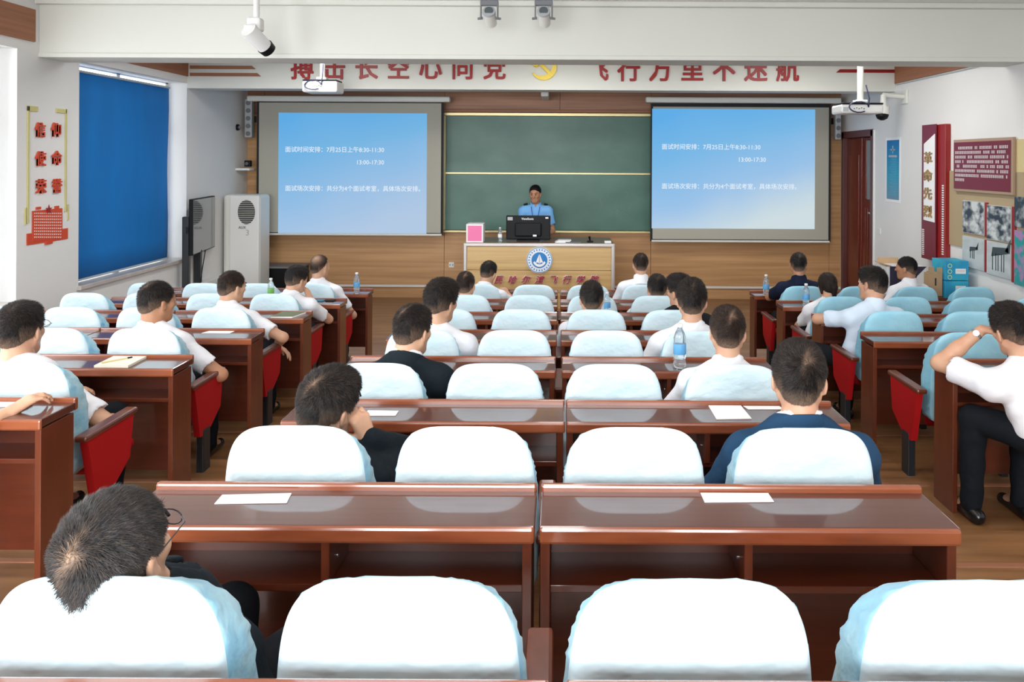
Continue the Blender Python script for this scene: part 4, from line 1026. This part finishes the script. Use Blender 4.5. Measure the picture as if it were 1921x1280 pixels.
    # ---- collar ring
    def collar(r, h, m, name, th=.012):
        a = nrm(Nk-Nb+fw*.015); f = Field(Nb-.15, Nb+.15, .006)
        cb = Nb-fw*.008; f.cap(cb-a*.05, cb+a*.14, r+.020, r-.001, k=0); f.cap(cb-a*.09, cb+a*.20, r+.022-th, r-.003-th, k=0, sub=True)
        X, Y, Z = f.coords(); u = (X-Nb[0])*a[0]+(Y-Nb[1])*a[1]+(Z-Nb[2])*a[2]; w = (X-Nb[0])*fw[0]+(Y-Nb[1])*fw[1]
        f.F = np.maximum(f.F, (u-h+np.maximum(w-.01, 0)*.55).astype(np.float32)); f.F = np.maximum(f.F, (-.05-u).astype(np.float32))
        f.F = np.maximum(f.F, (.010-np.abs((X-Nb[0])*rt[0]+(Y-Nb[1])*rt[1])+np.where(w > .03, 0, -1)-np.minimum(u-.0, 0)*.0).astype(np.float32)*np.where(w > .03, 1, 0)+np.where(w > .03, 0, -1).astype(np.float32))
        V, Q = f.surface()
        if len(Q): np_mesh(name, V, Q, m, t)
    if long and top != 'knit':
        collar(.070*s, .082, M_shirt, 'shirt_collar'); collar(.081*s, .066, cm, 'jacket_collar', .014)
    else: collar(.067*s, .066, cm, 'collar')
    # ---- trousers, shoes
    f = Field(v3(lo[0], lo[1], fz-.02), v3(hi[0], hi[1], P[2]+.2), cres)
    f.ell(P-up*.02, (.172, .128, .125), TR, k=.03)
    for i in (0, 1): f.cap(Hp[i], Kn[i], .086, .066, k=.03); f.cap(Kn[i], An[i], .066, .052, k=.02)
    X, Y, Z = f.coords(); f.F += (.0025*np.sin(Z*45+Y*38+ph)).astype(np.float32)
    f.F = np.maximum(f.F, (Z-(P[2]+.075)).astype(np.float32)); V, Q = f.surface(); np_mesh('trousers', V, Q, M_trs if top != 'navy_leg' else M_navy, t)
    for i in (0, 1):
        a = An[i]; c = v3(a[0], a[1], fz+.035); f = Field(c-.28, c+.28, max(.009, res))
        f.cap(c-fw*.05, c+fw*.14, .036, .030, k=.02); f.cap(c-fw*.03+up*.01, c+fw*.03+up*.03, .036, .034, k=.02)
        X, Y, Z = f.coords(); f.F = np.maximum(f.F, (fz+.003-Z).astype(np.float32)); V, Q = f.surface(); np_mesh('shoe', V, Q, M_shoe, t)
    # ---- hair
    L = lambda x, y, z: H+R @ (v3(x, y, z)*s)
    if hair != 'none':
        th = {'short': .0085, 'full': .012, 'crew': .006, 'pony': .012}[hair]
        f = Field(H-.19*s, H+.19*s, min(res, .0075)); Rr = R
        f.ell(L(0, -.014, .036), ((.0735+th*.8)*s, (.092+th)*s, (.084+th*1.25)*s), Rr, k=.01)
        if hair in ('full',): f.ell(L(0, .040, .088), (.060*s, .050*s, .038*s), Rr, k=.03)
        elif hair == 'short': f.ell(L(0, .030, .085), (.055*s, .050*s, .034*s), Rr, k=.03)
        f.ell(L(0, -.070, -.022), (.050*s, .036*s, .042*s), Rr, k=.03)
        X, Y, Z = f.coords(); x, y, z = X-H[0], Y-H[1], Z-H[2]
        lx_, ly, lz = [((x*R[0, j]+y*R[1, j]+z*R[2, j])/s) for j in range(3)]
        hl = (.05, .10) if bald else ((.080, .088) if stand else (.086, .072))
        cut = -(-.715*(ly-hl[0])+.70*(lz-hl[1]))                       # in front of / below the hair line
        side = np.maximum(-(ly+.022), .018-lz)
        d = np.maximum(f.F, (cut*s).astype(np.float32))
        d = np.maximum(d, ((-.073-lz)*s).astype(np.float32))
        ear = np.sqrt(((np.abs(lx_)-.085)/.03)**2+((ly-.0)/.024)**2+((lz+.016)/.036)**2)-1
        d = np.maximum(d, (-ear*.025*s).astype(np.float32))
        pn = rnd.random()*6
        f.F = d+(.0016*np.sin(lx_*150+ly*90+pn)*np.sin(lz*120+ly*140)).astype(np.float32)
        if hair == 'pony':
            f.cap(L(0, -.105, .055), L(.01, -.125, .0), .022*s, .028*s, k=.02); f.cap(L(.01, -.125, .0), L(.012, -.110, -.10), .028*s, .016*s, k=.02); f.cap(L(.012, -.110, -.10), L(.012, -.105, -.16), .016*s, .005*s, k=.01)
            for q in (-1, 1): f.cap(L(q*.078, .0, .03), L(q*.070, -.03, -.06), .014*s, .012*s, k=.02)
        V, Q = f.surface()
        loc = (V-H) @ R/s
        def fade_of(loc, jit=0):
            wz = np.linalg.norm(loc-np.array(whorl)*1.05, axis=1)
            nape = np.clip((.002-loc[:, 2])/.075, 0, 1)**1.1*.80*(loc[:, 1] < .01)
            sides = np.clip((.045-loc[:, 2])/.09, 0, 1)*.6*(np.abs(loc[:, 0]) > .05)
            sp_ = np.exp(-(wz/.011)**2)*.85*spot
            st = np.exp(-(np.abs(loc[:, 0]-whorl[0]-(loc[:, 1]-whorl[1])*.35)/.006)**2)*np.exp(-(wz/.03)**2)*.5*spot
            b_ = bald*.9*np.exp(-((wz)/.05)**2)
            return np.clip(np.maximum.reduce([nape if hair != 'pony' else nape*0, sides if hair != 'pony' else sides*0, sp_, st, b_])+jit, 0, .95)
        fd = fade_of(loc)
        tris = ta = None
        if strands and len(Q):
            rg = np.random.default_rng(int(abs(H[0]*1000))+strands)
            qi = rg.integers(0, len(Q), strands); w = rg.dirichlet((1, 1, 1, 1), strands)
            Pp = (V[Q[qi]]*w[:, :, None]).sum(1); e1 = V[Q[qi, 2]]-V[Q[qi, 0]]; e2 = V[Q[qi, 3]]-V[Q[qi, 1]]; Nn = np.cross(e1, e2)
            Nn /= np.linalg.norm(Nn, axis=1)[:, None]+1e-9; lc = (Pp-H) @ R/s
            away = lc-np.array(whorl); swirl = np.cross(away, (Nn @ R)); fl = away/(np.linalg.norm(away, axis=1)[:, None]+.004)+.45*swirl/(np.linalg.norm(swirl, axis=1)[:, None]+.004)
            fl += rg.normal(0, .28, fl.shape)+np.array([0, .1, -.25]); fl = fl @ R.T; fl -= Nn*(fl*Nn).sum(1)[:, None]; fl /= np.linalg.norm(fl, axis=1)[:, None]+1e-9
            fa = fade_of(lc); ln = (.020-.013*np.clip((.05-lc[:, 2])/.11, 0, 1))*s*(1 if hair != 'full' else 1.4)*rg.uniform(.7, 1.2, strands)
            keep = rg.random(strands) > fa*.75
            T_ = Pp+fl*ln[:, None]*.85+Nn*(ln*(.38 if hair != 'full' else .24))[:, None]; base = Pp-Nn*.002; wv = np.cross(fl, Nn)*(.0009 if strands > 9000 else .0012)*s
            tris = np.stack([base-wv, base+wv, T_], 1)[keep]
            shade = rg.choice([0, 0, .0, .05, .10], strands); ta = np.repeat(np.clip(fa*.6+shade, 0, .9)[keep], 3)
        np_mesh('hair', V, Q, hairm, t, attr=fd, tris=tris, tri_attr=ta)
    if glasses:
        b = MB(); M4 = Matrix(R.tolist()).to_4x4(); M4.translation = Vector(H); gm = mat('spectacle frame', (.02, .02, .025), .3)
        for q in (-1, 1):
            c = (q*.033, .108, .014); pts = [M4 @ Vector((c[0]*s+.023*s*math.cos(u), c[1]*s, c[2]*s+.016*s*math.sin(u))) for u in [2*PI*j/14 for j in range(15)]]
            b.pipe(pts, .0014, gm, 5); b.pipe([M4 @ Vector(v_)*1 for v_ in [Vector((q*.056*s, .106*s, .018*s)), Vector((q*.074*s, .09*s, .018*s)), Vector((q*.082*s, .0, .012*s))]], .0014, gm, 5)
        b.pipe([M4 @ Vector((-.01*s, .110*s, .016*s)), M4 @ Vector((.01*s, .110*s, .016*s))], .0014, gm, 5)
        b.build('spectacles', t)
    if res < .0085 or stand:      # eyes and brows where the face can be made out
        M4 = Matrix(R.tolist()).to_4x4(); M4.translation = Vector(H)
        for q in (-1, 1):
            c = M4 @ Vector((q*.030*s, .0815*s, .014*s)); e = MB(); e.lathe((0, 0, 0), [(.0001, -.011), (.006, -.009), (.0095, -.005), (.011, 0), (.0095, .005), (.006, .009), (.0001, .011)], mat('eye white', (.7, .68, .66), .2), 12)
            c2 = MB().add([c+Vector(v_) for v_ in e.v], e.f, mat('eye white', (.7, .68, .66), .2), True); d_ = Vector(R[:, 1]); c2.tube(c+d_*.0075, c+d_*.0120, .0085, .0070, M_black, 10); c2.build('eye', t)
            b = MB(); b.pipe([M4 @ Vector((q*.014*s, .094*s, .033*s)), M4 @ Vector((q*.032*s, .092*s, .038*s)), M4 @ Vector((q*.048*s, .082*s, .034*s))], .0032, M_black, 6); b.build('eyebrow', t)
    return t, dict(H=H, R=R, s=s, Nb=Nb, Sh=Sh, El=El, Ha=Ha, rt=rt, fw=fw, P=P)

def hp(x, ytop, z, s=1.0, crown=.128):       # head centre from the pixel of the crown
    p = px(x, ytop, z); return (p.x, p.y, p.z-crown*s)
def seatp(x, k): return (x, zc(k)+.30)
def P3(x, y, z): p = px(x, y, z); return (p.x, p.y, p.z)

# --- centre block
person('man in a black suit, grey cropped hair and spectacles, rearmost occupied seat', hp(220, 928, 1.40, .98, .122), 1.03, 8, -8, 0, seat=(-.80, zc(0)+.31), k=0, tyaw=22, top='suit', long=True, hairm=H_grey,
       hands=[(-.92, 1.74, tz(0)+.55), (-.70, 1.70, tz(0)+.50)], res=.0055, cres=.010, strands=32000, glasses=True, whorl=(.004, -.088, .066), spot=1.8, hair='crew')
person('man in a dark suit resting his cheek on his fist, second last row', hp(618, 692, 2.56, 1.0), 1.08, 29, 4, 12, seat=(-.80, zc(1)+.31), k=1, tyaw=4, top='suit', long=True,
       hands=[None, P3(690, 824, 2.60)], hints=[None, (.45, .25, -1)], hdirs=(None, ((-.35, -.10, 1), (-.8, .5, .0))), curls=(.5, 1.25), res=.0055, cres=.010, strands=20000, whorl=(.006, -.080, .078), spot=1.2)
person('man in a navy blue suit at the door side aisle, second last row', hp(1499, 644, 2.56, 1.0), 1.06, 15, 2, 0, seat=(.82, zc(1)+.30), k=1, top='suit', long=True, jacket_m=M_navy,
       hands=[None, None], res=.006, cres=.010, strands=20000, whorl=(.022, -.078, .076), spot=1.2)
person('man in a white shirt with brown neck stubble at the door side aisle, fifth row', hp(1365, 575, 3.58, 1.0), 1.0, 10, 3, 0, seat=(.79, zc(2)+.30), k=2, res=.0075, cres=.011, strands=14000, hairm=H_brown, whorl=(.018, -.076, .080), spot=1.5)
person('man in a black suit leaning over the desk, fifth row', hp(775, 573, 3.66, 1.0), 1.02, 25, 8, 2, seat=(-.79, zc(2)+.32), k=2, tyaw=-4, top='suit', long=True, res=.0075, cres=.011, strands=14000, whorl=(-.004, -.075, .085), spot=1.1)
person('man with thick black hair and white shirt beyond the black suited man', hp(828, 528, 4.60, 1.0), 1.12, 30, 6, 6, seat=(-.74, zc(3)+.30), k=3, tyaw=4, hair='full', res=.008, strands=9000, spot=.1)
person('man in a white shirt with wavy black hair, water bottle close behind him', hp(1298, 527, 4.62, 1.0), 1.08, 8, 0, 0, seat=(.79, zc(3)+.30), k=3, hair='full', res=.008, strands=9000, spot=.4)
person('man with black cropped hair and white shirt, second seat from the door side aisle', hp(1110, 530, 5.50, 1.0), 1.04, 0, 4, 0, seat=(.27, zc(4)+.30), k=4, hair='full', strands=5000, spot=.25)
person('man in a black top half hidden by the wavy haired man', hp(1276, 516, 5.62, 1.0), 1.06, -38, 4, -4, seat=(.84, zc(4)+.32), k=4, top='knit', long=True, jacket_m=M_blackc, hair='full', strands=4000, spot=.2)
person('man with round black head and white shirt, third row of the centre block', hp(1233, 516, 6.42, 1.0), 1.04, 6, 6, 0, seat=(.80, zc(5)+.28), k=5, hair='short', strands=3500, spot=.5)
person('man in a white shirt with thinning hair, second row of the centre block', hp(874, 509, 6.55, 1.0), 1.0, 4, 4, 0, seat=(-.80, zc(5)+.30), k=5, hairm=H_brown, strands=3500, spot=1.2, hair='crew')
person('man in a white shirt bent over writing, front row before the lectern', hp(916, 490, 7.68, 1.0), 1.0, 18, 18, 6, seat=(-.78, zc(6)+.32), k=6, tyaw=14, hands=[None, P3(948, 545, 8.0)], strands=3000, spot=.5)
person('man in a white shirt, front row of the centre block beside the lectern end', hp(1202, 474, 7.62, 1.0), .98, 2, 4, 0, seat=(.82, zc(6)+.30), k=6, hairm=H_brown, strands=3000, spot=.5, hair='crew')
# --- door side block
person('broad man in a navy polo shirt, front row of the door side block', hp(1498, 474, 7.60, 1.0), 1.02, 14, 2, 0, seat=(2.44, zc(6)+.32), k=6, top='knit', jacket_m=M_navyp, skin=M_skin2, hands=[P3(1456, 558, 8.02), None], strands=3000, spot=.4, hair='crew', hints=[(-1, -.1, -.3), None])
person('woman with a ponytail and white shirt, door side block', hp(1552, 511, 6.72, 1.0), .94, -6, 6, 0, seat=(2.36, zc(5)+.34), k=5, hairm=H_brown, hair='pony', hands=[P3(1528, 580, 6.95), None], strands=2500, spot=0)
person('man in a pale blue shirt leaning into the aisle, forearm on desk', hp(1636, 503, 5.75, 1.0), 1.06, -30, 4, 6, seat=(2.30, zc(4)+.34), k=4, tyaw=-8, jacket_m=M_shirt_b, top='shirt', hands=[P3(1580, 590, 6.02), None], hints=[(-1, -.2, -.1), None], hair='full', res=.008, cres=.011, strands=7000, spot=.2, legs_x=-.12)
person('man in a white shirt looking aside, front row near the cartons', hp(1700, 481, 7.75, 1.0), 1.0, -48, 2, 0, seat=(3.55, zc(6)+.30), k=6, tyaw=-15, skin=M_skin2, strands=3000, spot=.3, hair='crew')
tw, iw = person('heavy man in a white shirt and wristwatch leaning his head on his hand', hp(1901, 573, 3.78, 1.0), 1.12, -4, 10, -10, seat=(2.42, zc(2)+.34), k=2, tyaw=-6, hands=[P3(1842, 619, 3.95), None], hints=[(-.9, -.2, -1), None], hdirs=(((.9, -.2, .15), (.2, -.2, -1)), None), curls=(.9, .5),
       hair='short', res=.0055, cres=.010, strands=12000, spot=.2, legs_x=-.10)
a_, b_ = iw['El'][0], iw['Ha'][0]; d_ = nrm(b_-a_); wm = MB(); c0 = b_-d_*.035
wm.tube(c0-d_*.008, c0+d_*.008, .031, .030, M_silver, 20, False); wm.tube(c0+v3(-.5, -.8, .3)*.032, c0+v3(-.5, -.8, .3)*.040, .017, .016, M_silver, 16); wm.build('wristwatch', tw)
# --- window block
person('man in spectacles and white shirt, rearmost visible of the window block men', hp(40, 572, 3.62, 1.0), 1.12, -3, 2, 0, seat=(-2.45, zc(2)+.30), k=2, tyaw=4, hands=[None, (-2.28, 3.80, tz(2)+.52)], hints=[None, (1, -.3, -.5)], hair='short', res=.007, cres=.011, strands=12000, glasses=True, spot=.2)
person('man in a white shirt, tanned neck, fourth row of the window block', hp(296, 529, 4.62, 1.0), 1.06, 31, 4, 0, seat=(-2.42, zc(3)+.30), k=3, tyaw=4, hands=[None, (-2.24, 4.80, tz(3)+.56)], hints=[None, (1, -.3, -.5)], hair='crew', res=.008, cres=.012, strands=8000, spot=.7, skin=M_skin2)
person('man in a white shirt hanging his hand in the aisle, window block', hp(436, 508, 5.62, 1.0), 1.0, 30, 6, 0, seat=(-2.42, zc(4)+.30), k=4, tyaw=4, hands=[None, P3(518, 648, 5.72)], hints=[None, (1, -.4, -.2)], hdirs=(None, ((.8, .1, -.5), (-.2, -.2, -1))), hair='crew', hairm=H_brown, res=.008, strands=7000, spot=.3)
person('man in a white shirt touching his chin, window block', hp(557, 498, 6.60, 1.0), .98, 30, 10, 4, seat=(-2.40, zc(5)+.30), k=5, hands=[None, P3(583, 562, 6.70)], hints=[None, (.8, 0, -1)], hdirs=(None, ((-.4, .1, .8), (-.8, .2, 0))), hair='full', strands=4000, spot=.1)
person('balding man in a white shirt, front row of the window block', hp(601, 479, 7.62, 1.0), 1.04, 24, 2, 0, seat=(-2.40, zc(6)+.30), k=6, hair='crew', hairm=H_brown, bald=1, strands=1500, spot=1)
person('person mostly out of view, bare forearm on the nearest window side desk', (-2.62, 2.62, tz(1)+1.06), 1.0, 10, 4, 0, seat=(-2.55, zc(1)+.34), k=1, hands=[None, P3(20, 772, 2.98)], hints=[None, (.1, -.9, -.5)], hdirs=(None, ((.45, .6, .35), (.1, .2, -1))), curls=(.5, .7), res=.008, legs_x=.0)
# --- the speaker
OX = px(1005, 400, 10.8).x
to, io = person('officer in a light blue uniform shirt standing behind the lectern desk', hp(1004, 348, 10.75, 1.0), 1.04, 190, 10, 0, seat=(OX, 10.85), tyaw=180, stand=True, floor_z=0, jacket_m=M_uniform, skin=M_skin2, hair='short', strands=2500, spot=0, res=.0085,
       hands=[(OX+.17, 10.52, 1.12), (OX-.15, 10.50, 1.12)], hints=[(.35, .3, -1), (-.35, .3, -1)], group='speaker')
for q in (0, 1):
    c = (io['Nb']*.35+io['Sh'][q]*.65); e = c+(io['Sh'][q]-c)*.9
    MB().tube(c+v3(0, 0, .066), e+v3(0, -.0, .076), .028, .024, M_blackc, 10).build('shoulder_board', to)
cz = io['Nb'][2]-.20; cy = io['Nb'][1]-.155
b = MB(); b.rbox(OX+.05, OX+.12, cy-.004, cy+.02, cz+.015, cz+.045, M_lgrey, .003); b.build('name_badge', to)
b = MB(); b.rbox(OX-.12, OX-.055, cy-.004, cy+.02, cz, cz+.045, M_black, .003); b.build('chest_badge', to)
b = MB()
for q in (-1, 1): b.pipe([(OX+q*.062, cy+.07, io['Nb'][2]+.0), (OX+q*.045, cy+.012, cz+.10), (OX+.0, cy-.008, cz-.06)], .005, mat('lanyard blue', (.01, .05, .45), .5), 6)
b.build('lanyard', to)


# ------------------------------------------------------------------ things on the desks
def dz(k, y): return tz(k)+.742
def dpt(x, y, k):
    z = yd(k)-.1
    for _ in range(30): z = (CAMZ-dz(k, z))*F/max(60, (y-ROLL*(x-CX)-CY))
    z = min(max(z, yd(k)-DD+.01), yd(k)-.03); p = px(x, y, z); return Vector((p.x, z, dz(k, z)))
def sheet(name, label, cat, quad, k, m, th=.0015, lift=.001, group=None):
    pts = [dpt(x, y, k)+Vector((0, 0, lift)) for x, y in quad]
    return tag(MB().prism(pts, (0, 0, th), m).build(name), label, cat, group)
sheet('paper_sheet', 'white sheet on the nearest window side centre desk beside the spectacled man', 'paper', [(402, 947), (538, 945), (547, 927), (417, 930)], 0, M_paper, group='loose sheets on the desks')
sheet('paper_sheet', 'white sheet alone on the nearest door side centre desk', 'paper', [(1322, 944), (1452, 943), (1441, 925), (1314, 926)], 0, M_paper, group='loose sheets on the desks')
sheet('paper_sheet', 'white sheet beside the man resting his cheek on his fist', 'paper', [(684, 781), (742, 781), (748, 772), (690, 771)], 1, M_paper, group='loose sheets on the desks')
sheet('paper_sheet', 'skewed white sheet next to the navy suited man', 'paper', [(1344, 788), (1410, 787), (1390, 759), (1329, 757)], 1, M_paper, .003, group='loose sheets on the desks')
sheet('paper_sheet', 'white sheet half hidden by the navy suited man', 'paper', [(1404, 769), (1470, 769), (1462, 761), (1394, 761)], 1, M_paper, group='loose sheets on the desks')
sheet('paper_sheet', 'white sheet under the bare forearm at the picture edge', 'paper', [(-30, 764), (22, 764), (40, 750), (-10, 750)], 1, M_paper, .003, group='loose sheets on the desks')
sheet('paper_sheet', 'white sheet on the window block desk ahead of the open notebook', 'paper', [(378, 626), (432, 626), (440, 620), (392, 620)], 3, M_paper, .003, group='loose sheets on the desks')
def notebook(label, quad, k, cover, page, pen=True):
    t = thing('notebook', label, 'notebook', group='notebooks')
    pts = [dpt(x, y, k) for x, y in quad]
    MB().prism([p+Vector((0, 0, .001)) for p in pts], (0, 0, .012), page).build('pages', t)
    if cover: MB().prism([p+Vector((0, 0, .013)) for p in pts], (0, 0, .002), cover).build('cover', t)
    return pts
n1 = notebook('open cream notebook on the window block desk behind the tanned neck man', [(176, 693), (240, 694), (275, 670), (213, 672)], 2, None, M_cream_p)
c0 = n1[0].lerp(n1[2], .45)+Vector((-.03, 0, .016)); pn = thing('pen', 'gold and black pen lying on the open cream notebook', 'pen')
MB().tube(c0+Vector((-.03, -.05, 0)), c0+Vector((.05, .05, 0)), .005, .005, M_gold, 10).build('barrel', pn); MB().tube(c0+Vector((.05, .05, 0)), c0+Vector((.065, .07, 0)), .0055, .004, M_black, 10).build('pen_cap', pn)
notebook('closed olive notebook at the aisle end of a window block desk', [(508, 599), (548, 600), (574, 588), (530, 587)], 4, M_green_c, M_paper)
sheet('phone', 'dark phone lying on the front window block desk', 'phone', [(610, 566), (626, 566), (630, 562), (615, 562)], 5, M_black, .008)
sheet('blue_folder', 'teal folder on the desk before the balding man', 'folder', [(590, 566), (606, 566), (611, 561), (596, 561)], 5, mat('teal folder', (.02, .22, .35), .4), .008)
def bt(x, yb, k, label, h=.235, **kw): p = dpt(x, yb, k); return bottle('water_bottle', label, (p.x, p.y, p.z-.002), h, **kw)
bt(1275, 689, 2, 'clear water bottle behind the wavy haired man, tallest in the picture', .235)
bt(669, 551, 6, 'clear water bottle at the aisle end of the front window block desk', .225)
bt(1437, 559, 6, 'clear water bottle before the navy polo man', .225)
bt(1512, 579, 5, 'clear water bottle between the navy polo man and the ponytailed woman', .215)
bt(508, 562, 5, 'green labelled bottle behind the touching chin man', .21, lab=M_label_g)
bt(1139, 590, 4, 'water bottle in front of the black cropped hair man', .19)
# cartons at the end of the front row
def carton(name, label, x0, x1, y0, y1, z, d, m, parts=None, cat='carton'):
    a, c = px(x0, y0, z), px(x1, y1, z); t = thing(name, label, cat)
    MB().rbox(a.x, c.x, z, z+d, c.z, a.z, m, .004).build('box_body', t); return t, a, c
zt6 = dz(6, 8.1)
t, a, c = carton('water_carton', 'upper blue carton of the stack by the right hand wall', 1773, 1817, 490, 526.5, 7.86, .28, M_cyan)
b = MB(); b.box(a.x+.11, c.x-.03, 7.857, 7.861, c.z+.07, a.z-.08, M_paper); b.build('carton_label', t)
b = MB(); b.box(a.x+.12, c.x-.04, 7.856, 7.858, c.z+.10, a.z-.10, mat('faint red print', (.70, .25, .22), .6)); b.build('red_print', t)
b = MB()
for i in range(3): q = (a.x+.05, (a.z-.05-i*.06)); disc(b, q, .016, .024, 7.858, mat('lime ring print', (.55, .75, .35), .5), 20)
b.build('ring_print', t)
t, a2, c2 = carton('water_carton', 'lower blue carton of the stack by the right hand wall', 1773, 1817, 527.5, 560, 7.86, .28, M_cyan)
b = MB(); b.box(a2.x+.11, c2.x-.03, 7.857, 7.861, c2.z+.07, a2.z-.05, M_paper); b.build('carton_label', t)
M = c2.z
t, a, c = carton('cardboard_box', 'small open cardboard box standing between the blue cartons and the seated man', 1742, 1768, 513, 556, 7.90, .18, M_card)
b = MB(); b.rbox(a.x, a.x+.06, 7.90, 7.905, a.z, a.z+.07, M_card, .002); b.rbox(c.x-.06, c.x, 7.90, 7.905, a.z, a.z+.06, M_card, .002); b.build('flap', t)
MB().rbox((a.x+c.x)/2-.008, (a.x+c.x)/2+.008, 7.895, 7.90, a.z-.13, a.z-.05, M_dgrey, .003).build('handle_slot', t)
t, a, c = carton('cardboard_box', 'large open box with dark swoosh print behind the white shirted man looking aside', 1664, 1738, 500, 556, 8.0, .25, M_white)
b = MB(); b.prism([(a.x+.03, 7.997, a.z), (a.x+.20, 7.997, a.z), (a.x+.12, 7.997, c.z), (a.x+.03, 7.997, c.z)], (0, .003, 0), mat('dark purple print', (.03, .025, .06), .5))
b.prism([(c.x-.15, 7.997, a.z), (c.x, 7.997, a.z), (c.x-.10, 7.997, a.z-.10), (c.x-.16, 7.997, c.z+.10)], (0, .003, 0), mat('dark purple print', (.03, .025, .06), .5)); b.build('swoosh_print', t)
b = MB(); b.prism([(a.x-.05, 7.93, a.z+.02), (a.x+.05, 8.0, a.z), (a.x+.05, 8.25, a.z), (a.x-.05, 8.2, a.z+.03)], (0, 0, .005), M_card); b.prism([(a.x, 8.25, a.z), (a.x+.26, 8.25, a.z), (a.x+.24, 8.28, a.z+.06), (a.x+.02, 8.28, a.z+.06)], (0, .005, 0), M_card); b.build('flap', t)
